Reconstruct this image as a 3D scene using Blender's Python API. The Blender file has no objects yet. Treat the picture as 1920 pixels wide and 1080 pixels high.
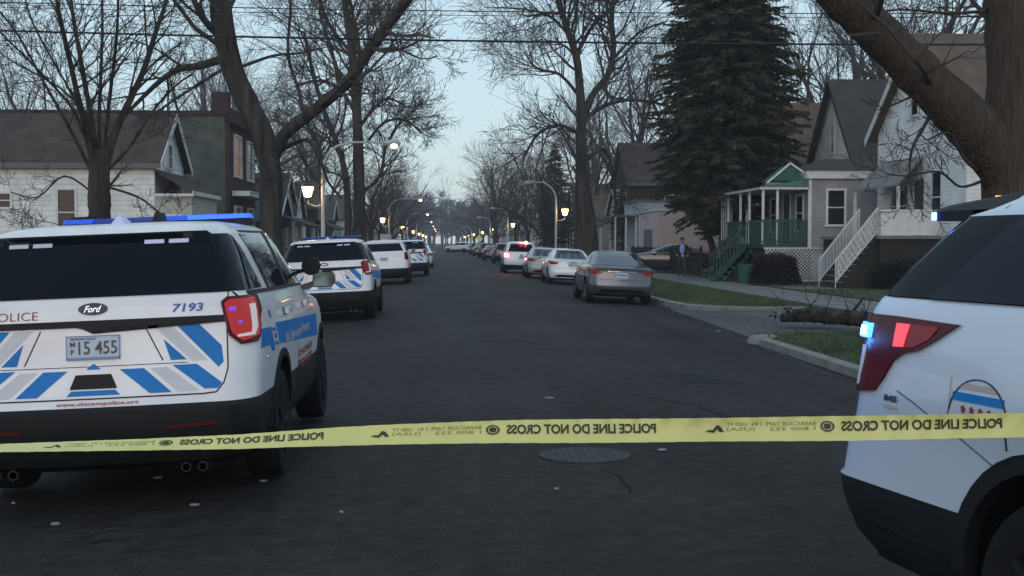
import bpy, bmesh, math, random
from math import sin, cos, pi, radians
from mathutils import Vector, Matrix, Euler

# ------------------------------------------------------------------ camera, sky, light
scene = bpy.context.scene
COL = scene.collection
EYE = 1.60
cam_d = bpy.data.cameras.new('camera'); cam = bpy.data.objects.new('camera', cam_d); COL.objects.link(cam)
cam.location = (0, 0, EYE)
cam.rotation_euler = (radians(90 - 2.07), 0, radians(-3.215))
cam_d.sensor_width = 36; cam_d.lens = 2350 / 1920 * 36
cam_d.clip_start = 0.05; cam_d.clip_end = 5000
scene.camera = cam

TWI = (1.92, 2.50, 2.98)      # even twilight blue mixed into the sky
HAZE = 0.0006
SUN_EL, SUN_AZ = 5.0, 192.0
world = bpy.data.worlds.new('World'); scene.world = world; world.use_nodes = True
nt = world.node_tree; nt.nodes.clear()
o_ = nt.nodes.new('ShaderNodeOutputWorld'); bg = nt.nodes.new('ShaderNodeBackground'); sk = nt.nodes.new('ShaderNodeTexSky')
sk.sky_type = 'NISHITA'; sk.sun_disc = False; sk.sun_elevation = radians(SUN_EL); sk.sun_rotation = radians(SUN_AZ)
sk.air_density = 1.0; sk.dust_density = 0.3; sk.ozone_density = 1.6
bg.inputs['Strength'].default_value = 0.10
mxs = nt.nodes.new('ShaderNodeMix'); mxs.data_type = 'RGBA'; mxs.inputs[0].default_value = .8; mxs.inputs[7].default_value = (*TWI, 1)
nt.links.new(sk.outputs[0], mxs.inputs[6]); nt.links.new(mxs.outputs[2], bg.inputs[0]); nt.links.new(bg.outputs[0], o_.inputs[0])
sun_d = bpy.data.lights.new('sun', 'SUN'); sun = bpy.data.objects.new('sun', sun_d); COL.objects.link(sun)
sun_d.energy = 0.32; sun_d.angle = radians(50); sun_d.color = (1.0, .84, .78)
sun.rotation_euler = (radians(90 - 12), 0, radians(180 - SUN_AZ)); sun.location = (0, -20, 30)
scene.view_settings.view_transform = 'Standard'; scene.view_settings.look = 'None'
scene.view_settings.exposure = 1.6; scene.view_settings.gamma = 1.0
scene.cycles.max_bounces = 5; scene.cycles.diffuse_bounces = 2; scene.cycles.glossy_bounces = 3
scene.cycles.transmission_bounces = 3; scene.cycles.volume_bounces = 0
scene.cycles.use_denoising = True

# ------------------------------------------------------------------ helpers
CM = cam.rotation_euler.to_matrix()
def W(px, py, Y):
    """world point seen at photo pixel (px,py) lying at street distance Y"""
    d = CM @ Vector(((px - 960) / 2350, (540 - py) / 2350, -1))
    k = Y / d.y
    return Vector((d.x * k, Y, EYE + d.z * k))

def tag(o, label=None, cat=None, group=None, kind=None):
    if label: o['label'] = label
    if cat: o['category'] = cat
    if group: o['group'] = group
    if kind: o['kind'] = kind
    return o
def thing(name, label, cat, loc=(0, 0, 0), rz=0, group=None):
    o = bpy.data.objects.new(name, None); COL.objects.link(o)
    o.location = loc; o.rotation_euler = (0, 0, rz); o.empty_display_size = .1
    return tag(o, label, cat, group)

def add_mesh(name, me, parent=None, mats=()):
    o = bpy.data.objects.new(name, me); COL.objects.link(o)
    if parent is not None: o.parent = parent
    for m in mats: me.materials.append(m)
    return o

class MB:
    def __init__(s): s.v = []; s.f = []; s.m = []
    def add(s, vs, fs, mi=0):
        b = len(s.v); s.v += [tuple(p) for p in vs]
        for f in fs: s.f.append(tuple(b + i for i in f)); s.m.append(mi)
        return s
    def box(s, x0, y0, z0, x1, y1, z1, mi=0):
        x0, x1 = min(x0, x1), max(x0, x1); y0, y1 = min(y0, y1), max(y0, y1); z0, z1 = min(z0, z1), max(z0, z1)
        vs = [(x, y, z) for z in (z0, z1) for y in (y0, y1) for x in (x0, x1)]
        return s.add(vs, [(0, 2, 3, 1), (4, 5, 7, 6), (0, 1, 5, 4), (2, 6, 7, 3), (0, 4, 6, 2), (1, 3, 7, 5)], mi)
    def bar(s, a, b, w, h=None, mi=0):
        """square bar from a to b"""
        a, b = Vector(a), Vector(b); h = h or w; d = (b - a).normalized()
        up = Vector((0, 0, 1)) if abs(d.z) < .95 else Vector((0, 1, 0))
        r = d.cross(up).normalized() * w / 2; u = r.cross(d).normalized() * h / 2
        vs = [p + i * r + j * u for p in (a, b) for i, j in ((-1, -1), (1, -1), (1, 1), (-1, 1))]
        return s.add(vs, [(3, 2, 1, 0), (4, 5, 6, 7), (0, 1, 5, 4), (1, 2, 6, 5), (2, 3, 7, 6), (3, 0, 4, 7)], mi)
    def tube(s, pts, rad, n=8, mi=0, cap=True):
        pts = [Vector(p) for p in pts]; b = len(s.v); prev = None
        for i, p in enumerate(pts):
            d = (pts[min(i + 1, len(pts) - 1)] - pts[max(i - 1, 0)]).normalized()
            if prev is None:
                up = Vector((0, 0, 1)) if abs(d.z) < .9 else Vector((1, 0, 0))
                prev = d.cross(up).normalized()
            r = (prev - d * prev.dot(d)).normalized(); prev = r; u = d.cross(r)
            rr = rad[i] if isinstance(rad, (list, tuple)) else rad
            for k in range(n):
                a = 2 * pi * k / n; s.v.append(tuple(p + (r * cos(a) + u * sin(a)) * rr))
        for i in range(len(pts) - 1):
            for k in range(n):
                s.f.append((b + i * n + k, b + i * n + (k + 1) % n, b + (i + 1) * n + (k + 1) % n, b + (i + 1) * n + k)); s.m.append(mi)
        if cap:
            s.f.append(tuple(b + k for k in reversed(range(n)))); s.m.append(mi)
            e = b + (len(pts) - 1) * n; s.f.append(tuple(e + k for k in range(n))); s.m.append(mi)
        return s
    def lathe(s, prof, org=(0, 0, 0), axis='z', n=24, mi=0):
        """prof: list of (radius, along)"""
        b = len(s.v); o = Vector(org)
        for r, h in prof:
            for k in range(n):
                a = 2 * pi * k / n; c, d = r * cos(a), r * sin(a)
                s.v.append(tuple(o + (Vector((c, d, h)) if axis == 'z' else Vector((h, c, d)) if axis == 'x' else Vector((c, h, d)))))
        for i in range(len(prof) - 1):
            for k in range(n):
                s.f.append((b + i * n + k, b + i * n + (k + 1) % n, b + (i + 1) * n + (k + 1) % n, b + (i + 1) * n + k)); s.m.append(mi)
        for e, rev in ((0, True), (len(prof) - 1, False)):
            if prof[e][0] > 1e-4:
                idx = [b + e * n + k for k in range(n)]
                s.f.append(tuple(reversed(idx)) if rev else tuple(idx)); s.m.append(mi)
        return s
    def prism(s, poly, d, mi=0):
        """poly: list of 3d points (planar), extruded by vector d"""
        n = len(poly); d = Vector(d); vs = [Vector(p) for p in poly] + [Vector(p) + d for p in poly]
        fs = [tuple(reversed(range(n))), tuple(range(n, 2 * n))] + [(i, (i + 1) % n, n + (i + 1) % n, n + i) for i in range(n)]
        return s.add(vs, fs, mi)
    def build(s, name, mats, parent=None, smooth=False, angle=None, loc=None):
        if not isinstance(mats, (list, tuple)): mats = [mats]
        me = bpy.data.meshes.new(name); me.from_pydata(s.v, [], s.f); 
        for m in mats: me.materials.append(m)
        if len(mats) > 1: me.polygons.foreach_set('material_index', s.m)
        if smooth:
            me.polygons.foreach_set('use_smooth', [True] * len(me.polygons))
            if angle: me.set_sharp_from_angle(angle=radians(angle))
        me.update()
        o = bpy.data.objects.new(name, me); COL.objects.link(o)
        if parent is not None: o.parent = parent
        if loc is not None: o.location = loc
        return o

def copy_tree(o, parent=None, skip=()):
    c = o.copy(); COL.objects.link(c)
    if parent is not None: c.parent = parent
    for ch in list(o.children):
        if ch.name.split('.')[0] not in skip: copy_tree(ch, c, skip)
    return c
def remat(o, mp):
    """give a copy its own materials: mp {old: new}"""
    for c in [o] + list(o.children_recursive):
        if c.type == 'MESH' and any(m in mp for m in c.data.materials):
            c.data = c.data.copy()
            for i, m in enumerate(c.data.materials):
                if m in mp: c.data.materials[i] = mp[m]
    return o

# ------------------------------------------------------------------ materials
def mat(name, col, rough=.6, metal=0, var=0, vscale=4, bump=0, bscale=30, bdist=.02, emit=None, estr=0, coat=0, spec=None, stretch=None, alpha=None):
    m = bpy.data.materials.new(name); m.use_nodes = True; n = m.node_tree.nodes; l = m.node_tree.links
    b = n['Principled BSDF']; b.inputs['Roughness'].default_value = rough; b.inputs['Metallic'].default_value = metal
    b.inputs['Base Color'].default_value = (*col, 1)
    if spec is not None: b.inputs['Specular IOR Level'].default_value = spec
    if coat: b.inputs['Coat Weight'].default_value = coat; b.inputs['Coat Roughness'].default_value = .05
    if emit: b.inputs['Emission Color'].default_value = (*emit, 1); b.inputs['Emission Strength'].default_value = estr
    if var or bump:
        tc = n.new('ShaderNodeTexCoord'); src = tc.outputs['Object']
        if stretch:
            mp = n.new('ShaderNodeMapping'); mp.inputs['Scale'].default_value = stretch; l.new(src, mp.inputs[0]); src = mp.outputs[0]
    if var:
        t = n.new('ShaderNodeTexNoise'); t.inputs['Scale'].default_value = vscale; t.inputs['Detail'].default_value = 6; l.new(src, t.inputs['Vector'])
        r = n.new('ShaderNodeMapRange'); r.inputs['From Min'].default_value = .3; r.inputs['From Max'].default_value = .7
        r.inputs['To Min'].default_value = 1 - var; r.inputs['To Max'].default_value = 1 + var; l.new(t.outputs[0], r.inputs[0])
        x = n.new('ShaderNodeMix'); x.data_type = 'RGBA'; x.blend_type = 'MULTIPLY'; x.inputs[0].default_value = 1
        x.inputs[6].default_value = (*col, 1); l.new(r.outputs[0], x.inputs[7]); l.new(x.outputs[2], b.inputs['Base Color'])
    if bump:
        t2 = n.new('ShaderNodeTexNoise'); t2.inputs['Scale'].default_value = bscale; t2.inputs['Detail'].default_value = 5; l.new(src, t2.inputs['Vector'])
        bp = n.new('ShaderNodeBump'); bp.inputs['Strength'].default_value = bump; bp.inputs['Distance'].default_value = bdist
        l.new(t2.outputs[0], bp.inputs['Height']); l.new(bp.outputs[0], b.inputs['Normal'])
    return m

def lap_mat(name, col, pitch=.11, axis='Z', var=.12, dark=.55, brick=False, col2=None):
    """siding / shingles: real courses as a repeating edge line with bump, plus weathering"""
    m = mat(name, col, .8, var=0, spec=.15); n = m.node_tree.nodes; l = m.node_tree.links; b = n['Principled BSDF']; b.inputs['Specular IOR Level'].default_value = .15
    tc = n.new('ShaderNodeTexCoord')
    if brick:
        mp = n.new('ShaderNodeMapping'); mp.inputs['Rotation'].default_value = (radians(90), 0, 0) if axis == 'Z' else (0, 0, 0)
        cb = n.new('ShaderNodeCombineXYZ'); sp = n.new('ShaderNodeSeparateXYZ'); ad = n.new('ShaderNodeMath'); ad.operation = 'ADD'
        l.new(tc.outputs['Object'], sp.inputs[0]); l.new(sp.outputs[0], ad.inputs[0]); l.new(sp.outputs[1], ad.inputs[1])
        l.new(ad.outputs[0], cb.inputs[0]); l.new(sp.outputs[2], cb.inputs[1])
        w = n.new('ShaderNodeTexBrick'); w.inputs['Scale'].default_value = 1; w.inputs['Brick Width'].default_value = pitch * 2.6
        w.inputs['Row Height'].default_value = pitch; w.inputs['Mortar Size'].default_value = .012
        w.inputs['Color1'].default_value = (*col, 1); w.inputs['Color2'].default_value = (*(col2 or [c * .7 for c in col]), 1)
        w.inputs['Mortar'].default_value = (*[c * dark for c in col], 1); l.new(cb.outputs[0], w.inputs[0]); base = w.outputs['Color']; h = w.outputs['Fac']
    else:
        sp = n.new('ShaderNodeSeparateXYZ'); l.new(tc.outputs['Object'], sp.inputs[0])
        dv = n.new('ShaderNodeMath'); dv.operation = 'DIVIDE'; dv.inputs[1].default_value = pitch; l.new(sp.outputs[axis], dv.inputs[0])
        fr = n.new('ShaderNodeMath'); fr.operation = 'FRACT'; l.new(dv.outputs[0], fr.inputs[0])
        cr = n.new('ShaderNodeMapRange'); cr.inputs['From Max'].default_value = .16; cr.inputs['To Min'].default_value = dark; l.new(fr.outputs[0], cr.inputs[0])
        x = n.new('ShaderNodeMix'); x.data_type = 'RGBA'; x.blend_type = 'MULTIPLY'; x.inputs[0].default_value = 1
        x.inputs[6].default_value = (*col, 1); l.new(cr.outputs[0], x.inputs[7]); base = x.outputs[2]; h = fr.outputs[0]
    t = n.new('ShaderNodeTexNoise'); t.inputs['Scale'].default_value = 1.7; t.inputs['Detail'].default_value = 8; l.new(tc.outputs['Object'], t.inputs['Vector'])
    r = n.new('ShaderNodeMapRange'); r.inputs['From Min'].default_value = .3; r.inputs['From Max'].default_value = .7
    r.inputs['To Min'].default_value = 1 - var; r.inputs['To Max'].default_value = 1 + var; l.new(t.outputs[0], r.inputs[0])
    y = n.new('ShaderNodeMix'); y.data_type = 'RGBA'; y.blend_type = 'MULTIPLY'; y.inputs[0].default_value = 1
    l.new(base, y.inputs[6]); l.new(r.outputs[0], y.inputs[7]); l.new(y.outputs[2], b.inputs['Base Color'])
    bp = n.new('ShaderNodeBump'); bp.inputs['Strength'].default_value = .5; bp.inputs['Distance'].default_value = .012
    l.new(h, bp.inputs['Height']); l.new(bp.outputs[0], b.inputs['Normal'])
    return m

M = {}
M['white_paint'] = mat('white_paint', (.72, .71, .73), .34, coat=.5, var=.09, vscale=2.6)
M['white_paint2'] = mat('white_paint_sky_cast', (.56, .63, .74), .25, coat=.7, var=.05, vscale=1.6)  # white car paint with the blue cast of the light put into its colour
M['black_plastic'] = mat('black_plastic', (.010, .011, .013), .6, var=.2, vscale=5, spec=.25)
M['black_gloss'] = mat('black_gloss', (.008, .009, .011), .12, spec=.6)
M['glass'] = mat('dark_glass', (.004, .006, .010), .05, spec=.12)
M['side_glass'] = mat('side_glass', (.006, .010, .020), .03, spec=.16)
M['screen_glass'] = mat('screen_glass', (.02, .035, .055), .04, spec=1.0)
M['tyre'] = mat('tyre', (.009, .009, .010), .8, var=.2, vscale=9, spec=.2)
M['rim'] = mat('rim', (.25, .26, .27), .35, .8)
M['black_rim'] = mat('black_rim', (.012, .012, .014), .5, .2)
M['chrome'] = mat('chrome', (.6, .62, .65), .15, 1)
M['cop_blue'] = mat('livery_blue', (.004, .17, .50), .5, var=.05, spec=.25)
M['grey_decal'] = mat('livery_grey', (.55, .56, .60), .45, var=.06)
M['ink_blue'] = mat('lettering_blue', (.02, .09, .33), .4)
M['ink_red'] = mat('lettering_red', (.30, .012, .03), .4)
M['ink_dark'] = mat('lettering_dark', (.02, .02, .04), .4)
M['tail_red'] = mat('tail_lens_red', (.26, .006, .010), .2, spec=.3)
M['tail_dark'] = mat('tail_lens_dark', (.08, .003, .008), .2, spec=.2)
M['tail_lit'] = mat('tail_lens_lit', (.30, .012, .014), .25, emit=(1, .08, .07), estr=.06, spec=.3)
M['tail_white'] = mat('tail_lens_white', (.75, .68, .66), .15, emit=(1, .75, .7), estr=.05)
M['tail_violet'] = mat('tail_strobe', (.25, .05, .4), .2, emit=(.25, .1, 1), estr=.12)
M['brake'] = mat('brake_lit', (1, .1, .1), .2, emit=(1, .03, .04), estr=14)
M['brake_core'] = mat('brake_core', (1, .5, .4), .2, emit=(1, .42, .34), estr=10)
M['orange_lens'] = mat('orange_lens', (.8, .15, .08), .2, emit=(1, .2, .1), estr=.8)
M['blue_lit'] = mat('strobe_blue', (.05, .15, .9), .25, emit=(.02, .10, 1), estr=.5)
M['blue_bar'] = mat('lightbar_blue', (.02, .08, .5), .2, emit=(.01, .06, .8), estr=.12)
M['blue_dome'] = mat('lightbar_lens_dark', (.01, .03, .18), .2, emit=(.01, .04, .5), estr=.05)
M['cyan_lit'] = mat('strobe_cyan', (.4, .8, 1), .2, emit=(.01, .25, 1), estr=1.4)
M['cyan_core'] = mat('strobe_core', (.8, 1, 1), .2, emit=(.30, .85, 1), estr=3)
M['amber'] = mat('amber_lit', (1, .5, .1), .2, emit=(1, .45, .12), estr=.8)
M['pod'] = mat('antenna_pod', (.55, .55, .72), .3, emit=(.3, .3, .9), estr=.03)
M['plate'] = mat('plate', (.40, .48, .56), .4, var=.1, vscale=30)
M['plate_blue'] = mat('plate_blue', (.12, .2, .42), .4)
M['red_reflector'] = mat('red_reflector', (.09, .006, .01), .4)
M['strobe_off'] = mat('strobe_clear', (.35, .37, .42), .2, emit=(.5, .6, .8), estr=.05)
M['mirror'] = mat('mirror_glass', (.10, .15, .15), .08, 1)
# ------------------------------------------------------------------ vehicles
def lerp(a, b, t): return a + (b - a) * t

class Body:
    """slices: (z, y_rear, y_front, half_width, rear_corner_x, rear_corner_y, front_corner_x, front_corner_y)"""
    NB, NC, NS, NF = 7, 7, 22, 6
    def __init__(s, slices, barrel=.05, bulge=.05, fb=.14):
        s.sl = slices; s.bulge = bulge; s.barrel = barrel; s.fb = fb
        s.rings = [s.half(*q) for q in slices]; s.n = len(s.rings[0])
    def half(s, z, yr, yf, w, rx, ry, fx, fy):
        pts = []
        x0 = w - rx
        for i in range(s.NB): 
            x = x0 * i / s.NB; pts.append((x, yr + s.bulge * (x / w) ** 2))
        yb = yr + s.bulge * (x0 / w) ** 2
        for i in range(s.NC):
            a = pi / 2 * i / s.NC; pts.append((x0 + rx * sin(a), yb + ry * (1 - cos(a))))
        ya = yb + ry; fx0 = w - fx; ye = yf - s.fb - fy
        for i in range(s.NS + 1):
            t = i / s.NS; pts.append((w, lerp(ya, ye, t)))
        for i in range(1, s.NC + 1):
            a = pi / 2 * i / s.NC; pts.append((fx0 + fx * cos(a), ye + fy * sin(a)))
        for i in range(1, s.NF + 1):
            x = fx0 * (1 - i / s.NF); pts.append((x, yf - s.fb * (x / max(fx0, .01)) ** 2))
        yc = .45 * (yf + yr) ; L = (yf - yr) / 2
        out = []
        for x, y in pts:
            q = min(1, abs(y - yc) / L); out.append((x * (1 - s.barrel * q ** 3.2), y))
        return out
    def ring_at(s, z):
        sl = s.sl
        if z <= sl[0][0]: return s.rings[0]
        for i in range(len(sl) - 1):
            if sl[i][0] <= z <= sl[i + 1][0]:
                t = (z - sl[i][0]) / max(1e-6, sl[i + 1][0] - sl[i][0])
                return [(lerp(a[0], b[0], t), lerp(a[1], b[1], t)) for a, b in zip(s.rings[i], s.rings[i + 1])]
        return s.rings[-1]
    def pt(s, mode, u, z, off):
        """surface point; mode rear (u=x), side (u=y, right side), wrap (u = arc length from rear centre), front (u=x)"""
        sgn = 1
        if mode == 'left': mode = 'side'; sgn = -1
        if mode in ('rear', 'front', 'wrap') and u < 0: sgn = -1; u = -u
        r = s.ring_at(z); n = len(r); k = None
        if mode == 'rear':
            for i in range(s.NB + s.NC):
                if r[i][0] <= u <= r[i + 1][0]: k = i; t = (u - r[i][0]) / max(1e-6, r[i + 1][0] - r[i][0]); break
            if k is None: k = s.NB + s.NC - 1; t = 1
        elif mode == 'side':
            for i in range(s.NB, n - 1):
                if r[i][1] <= u <= r[i + 1][1]: k = i; t = (u - r[i][1]) / max(1e-6, r[i + 1][1] - r[i][1]); break
            if k is None: k = s.NB if u < r[s.NB][1] else n - 3; t = 0 if u < r[s.NB][1] else 1
        elif mode == 'front':
            for i in range(n - 2, s.NB + s.NC, -1):
                if r[i + 1][0] <= u <= r[i][0]: k = i; t = (r[i][0] - u) / max(1e-6, r[i][0] - r[i + 1][0]); break
            if k is None: k = n - 2; t = 1
        else:
            acc = 0
            for i in range(n - 1):
                d = math.dist(r[i], r[i + 1])
                if acc + d >= u: k = i; t = (u - acc) / max(d, 1e-6); break
                acc += d
        a, b = r[k], r[k + 1]; p = (lerp(a[0], b[0], t), lerp(a[1], b[1], t))
        if mode == 'rear' and off:  # smooth normal
            a2, b2 = r[max(k - 1, 0)], r[k + 1]
        else: a2, b2 = a, b
        dx, dy = b2[0] - a2[0], b2[1] - a2[1]; L = math.hypot(dx, dy) or 1
        nx, ny = dy / L, -dx / L
        return Vector((sgn * (p[0] + nx * off), p[1] + ny * off, z))
    def mesh(s, mb, mi_fn=None):
        n = s.n; N = 2 * n - 2; b = len(mb.v)
        for q, r in zip(s.sl, s.rings):
            full = [(x, y, q[0]) for x, y in r] + [(-x, y, q[0]) for x, y in reversed(r[1:-1])]
            mb.v += full
        for i in range(len(s.rings) - 1):
            for k in range(N):
                mb.f.append((b + i * N + k, b + i * N + (k + 1) % N, b + (i + 1) * N + (k + 1) % N, b + (i + 1) * N + k))
                mb.m.append(mi_fn((s.sl[i][0] + s.sl[i + 1][0]) / 2) if mi_fn else 0)
        mb.f.append(tuple(b + k for k in reversed(range(N)))); mb.m.append(1)
        e = b + (len(s.rings) - 1) * N; mb.f.append(tuple(e + k for k in range(N))); mb.m.append(0)
        return mb

def grid_poly(poly, g):
    bm = bmesh.new(); vs = [bm.verts.new((p[0], p[1], 0)) for p in poly]; bm.faces.new(vs)
    bmesh.ops.triangulate(bm, faces=bm.faces[:])
    for ax in (0, 1):
        lo = min(p[ax] for p in poly); hi = max(p[ax] for p in poly); k = math.floor(lo / g) + 1
        while k * g < hi - 1e-4:
            no = (1, 0, 0) if ax == 0 else (0, 1, 0); co = (k * g, 0, 0) if ax == 0 else (0, k * g, 0)
            bmesh.ops.bisect_plane(bm, geom=bm.verts[:] + bm.edges[:] + bm.faces[:], plane_co=co, plane_no=no); k += 1
    bmesh.ops.remove_doubles(bm, verts=bm.verts[:], dist=1e-5)
    return bm

def patch(body, mode, poly, name, m, parent, off=.004, depth=.012, g=.06, mb=None, mi=0):
    """panel hugging the body surface with turned-in edges"""
    bm = grid_poly(poly, g); bm.verts.ensure_lookup_table()
    own = mb is None; mb = mb or MB(); b = len(mb.v)
    for v in bm.verts: mb.v.append(tuple(body.pt(mode, v.co.x, v.co.y, off)))
    nv = len(bm.verts)
    for v in bm.verts: mb.v.append(tuple(body.pt(mode, v.co.x, v.co.y, off - depth)))
    for f in bm.faces: mb.f.append(tuple(b + v.index for v in f.verts)); mb.m.append(mi)
    for e in bm.edges:
        if len(e.link_faces) == 1:
            i, j = e.verts[0].index, e.verts[1].index; mb.f.append((b + i, b + j, b + j + nv, b + i + nv)); mb.m.append(mi)
    bm.free()
    if own: return mb.build(name, m, parent, smooth=True, angle=35)
    return mb

_tc = {}
def text_geo(txt, size=1, bold=0, shear=0, sp=1):
    key = (txt, bold, shear, sp)
    if key not in _tc:
        cu = bpy.data.curves.new('t', 'FONT'); cu.body = txt; cu.size = 1; cu.offset = bold; cu.shear = shear; cu.space_character = sp
        cu.resolution_u = 3; ob = bpy.data.objects.new('t', cu); me = ob.to_mesh()
        vs = [(v.co.x, v.co.y) for v in me.vertices]; fs = [tuple(p.vertices) for p in me.polygons]
        ob.to_mesh_clear(); bpy.data.objects.remove(ob); bpy.data.curves.remove(cu)
        x0 = min(v[0] for v in vs); x1 = max(v[0] for v in vs); y0 = min(v[1] for v in vs); y1 = max(v[1] for v in vs)
        _tc[key] = ([((x - x0) / (x1 - x0), (y - y0) / (y1 - y0)) for x, y in vs], fs)
    return _tc[key]
def text_on(body, mode, txt, u0, u1, z0, z1, name, m, parent, off=.006, bold=.02, shear=0, mb=None, mi=0):
    vs, fs = text_geo(txt, bold=bold, shear=shear); own = mb is None; mb = mb or MB()
    mb.add([body.pt(mode, lerp(u0, u1, a), lerp(z0, z1, b), off) for a, b in vs], fs, mi)
    if own: return mb.build(name, m, parent)

def cut_wheels(mb, body_mats, wheels, rad, w, name, parent, inner=.55):
    me = bpy.data.meshes.new('tmp'); me.from_pydata(mb.v, [], mb.f)
    for m in body_mats: me.materials.append(m)
    me.polygons.foreach_set('material_index', mb.m); me.polygons.foreach_set('use_smooth', [True] * len(me.polygons))
    me.validate(); me.update()
    o = bpy.data.objects.new('tmp', me); COL.objects.link(o)
    c = MB()
    for y, z in wheels:
        for sx in (-1, 1):
            x0, x1 = (inner, w + .2) if sx > 0 else (-w - .2, -inner)
            c.lathe([(rad, x0), (rad, x1)], (0, y, z), 'x', 32, 1)
    cme = bpy.data.meshes.new('cut'); cme.from_pydata(c.v, [], c.f)
    for m in body_mats: cme.materials.append(m)
    cme.polygons.foreach_set('material_index', [1] * len(cme.polygons)); cme.update()
    co = bpy.data.objects.new('cut', cme); COL.objects.link(co)
    for ob in (o, co):
        bm = bmesh.new(); bm.from_mesh(ob.data); bmesh.ops.recalc_face_normals(bm, faces=bm.faces[:]); bm.to_mesh(ob.data); bm.free()
    md = o.modifiers.new('b', 'BOOLEAN'); md.object = co; md.operation = 'DIFFERENCE'; md.solver = 'EXACT'
    dg = bpy.context.evaluated_depsgraph_get(); dg.update()
    res = bpy.data.meshes.new_from_object(o.evaluated_get(dg), depsgraph=dg)
    bpy.data.objects.remove(o); bpy.data.objects.remove(co)
    res.name = name
    res.set_sharp_from_angle(angle=radians(32))
    return add_mesh(name, res, parent)

def wheel(parent, x, y, z, r, rimm, wid=.22, sx=1, spokes=5):
    t = MB(); w = wid / 2; ri = r * .64
    t.lathe([(ri, -w * .8), (r * .86, -w), (r * .96, -w * .9), (r, -w * .6), (r, w * .6), (r * .96, w * .9), (r * .86, w), (ri, w * .8)], (0, 0, 0), 'x', 32)
    wh = thing_part('wheel', parent, (x, y, z))
    t.build('tyre', M['tyre'], wh, smooth=True, angle=40)
    rm = MB(); rm.lathe([(ri, -w * .8), (ri, sx * w * .30 - .0), (ri, sx * w * .80)], (0, 0, 0), 'x', 28)
    rm.lathe([(ri * .98, sx * w * .25), (0.001, sx * w * .3)], (0, 0, 0), 'x', 28)
    rm.lathe([(.001, sx * w * .75), (.065, sx * w * .72), (.07, sx * w * .3)], (0, 0, 0), 'x', 16)
    for k in range(spokes):
        a = 2 * pi * k / spokes
        rm.bar((sx * w * .6, cos(a) * .05, sin(a) * .05), (sx * w * .66, cos(a) * ri * .98, sin(a) * ri * .98), .06 if spokes > 5 else .075, .03)
    rm.build('rim', rimm, wh, smooth=True, angle=35)
    return wh
def thing_part(name, parent, loc):
    o = bpy.data.objects.new(name, None); COL.objects.link(o); o.parent = parent; o.location = loc; o.empty_display_size = .05
    return o

# ---- police SUV, older shape
SUV = Body([
    (.24, .30, 4.72, .80, .2, .25, .25, .3), (.30, .12, 4.86, .90, .22, .26, .28, .4), (.42, .03, 4.94, .965, .22, .26, .32, .5),
    (.55, .00, 4.98, .985, .22, .26, .36, .55), (.64, .00, 5.0, .99, .22, .25, .38, .6), (.665, .025, 5.0, .99, .21, .25, .38, .6),
    (.80, .06, 4.99, 1.0, .2, .24, .38, .6), (.93, .09, 4.96, 1.0, .19, .23, .38, .6), (1.02, .10, 4.90, .995, .18, .22, .38, .6),
    (1.10, .11, 4.72, .985, .17, .22, .4, .6), (1.14, .115, 4.45, .975, .17, .22, .45, .6), (1.18, .12, 3.95, .965, .17, .22, .4, .3),
    (1.22, .13, 3.80, .955, .17, .22, .3, .3), (1.28, .15, 3.68, .93, .16, .22, .26, .3), (1.31, .165, 3.62, .915, .16, .22, .25, .3),
    (1.45, .26, 3.36, .870, .16, .24, .24, .3), (1.58, .35, 3.10, .825, .16, .26, .22, .3), (1.66, .41, 2.94, .79, .16, .26, .2, .3),
    (1.70, .40, 2.88, .765, .2, .3, .2, .3), (1.735, .43, 2.80, .735, .2, .32, .2, .3), (1.76, .50, 2.70, .69, .22, .34, .2, .3), (1.78, .66, 2.5, .60, .24, .4, .2, .3),
    (1.79, .95, 2.2, .42, .2, .4, .2, .3), (1.795, 1.3, 1.9, .2, .1, .2, .1, .2)])
# ---- police SUV, newer shape (right of the photo)
SUV2 = Body([
    (0.26, 0.22, 4.72, 0.8, 0.14, 0.15, 0.25, 0.3), (0.32, 0.06, 4.86, 0.92, 0.168, 0.17, 0.28, 0.4), (0.42, -0.05, 4.94, 0.975, 0.182, 0.18, 0.32, 0.5), (0.56, -0.15, 5.0, 0.99, 0.196, 0.2, 0.36, 0.55),
    (0.635, -0.16, 5.0, 0.995, 0.196, 0.2, 0.38, 0.6), (0.655, -0.13, 5.0, 0.995, 0.189, 0.2, 0.38, 0.6), (0.8, -0.08, 4.99, 1.0, 0.182, 0.19, 0.38, 0.6), (0.90, -0.02, 4.97, 1.003, 0.175, 0.18, 0.38, 0.6), (0.96, 0.01, 4.96, 1.012, 0.168, 0.18, 0.38, 0.6),
    (1.1, 0.03, 4.85, 0.998, 0.154, 0.17, 0.4, 0.6), (1.2, 0.04, 4.6, 0.985, 0.14, 0.15, 0.45, 0.6), (1.25, 0.045, 4.3, 0.975, 0.14, 0.15, 0.4, 0.5), (1.33, 0.055, 3.8, 0.955, 0.133, 0.15, 0.3, 0.3), (1.375, 0.08, 3.72, 0.935, 0.133, 0.15, 0.26, 0.3),
    (1.385, 0.088, 3.7, 0.925, 0.133, 0.15, 0.26, 0.3), (1.5, 0.215, 3.42, 0.885, 0.126, 0.14, 0.24, 0.3), (1.62, 0.35, 3.14, 0.835, 0.126, 0.14, 0.22, 0.3), (1.7, 0.44, 2.94, 0.79, 0.126, 0.15, 0.2, 0.3), (1.72, 0.524, 2.9, 0.775, 0.14, 0.15, 0.2, 0.3),
    (1.775, 0.62, 2.78, 0.71, 0.154, 0.17, 0.2, 0.3), (1.82, 0.80, 2.6, 0.62, 0.168, 0.2, 0.2, 0.3), (1.845, 1.188, 2.3, 0.44, 0.14, 0.2, 0.2, 0.3), (1.85, 1.494, 2.0, 0.2, 0.07, 0.1, 0.1, 0.2)], bulge=.06)
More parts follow.
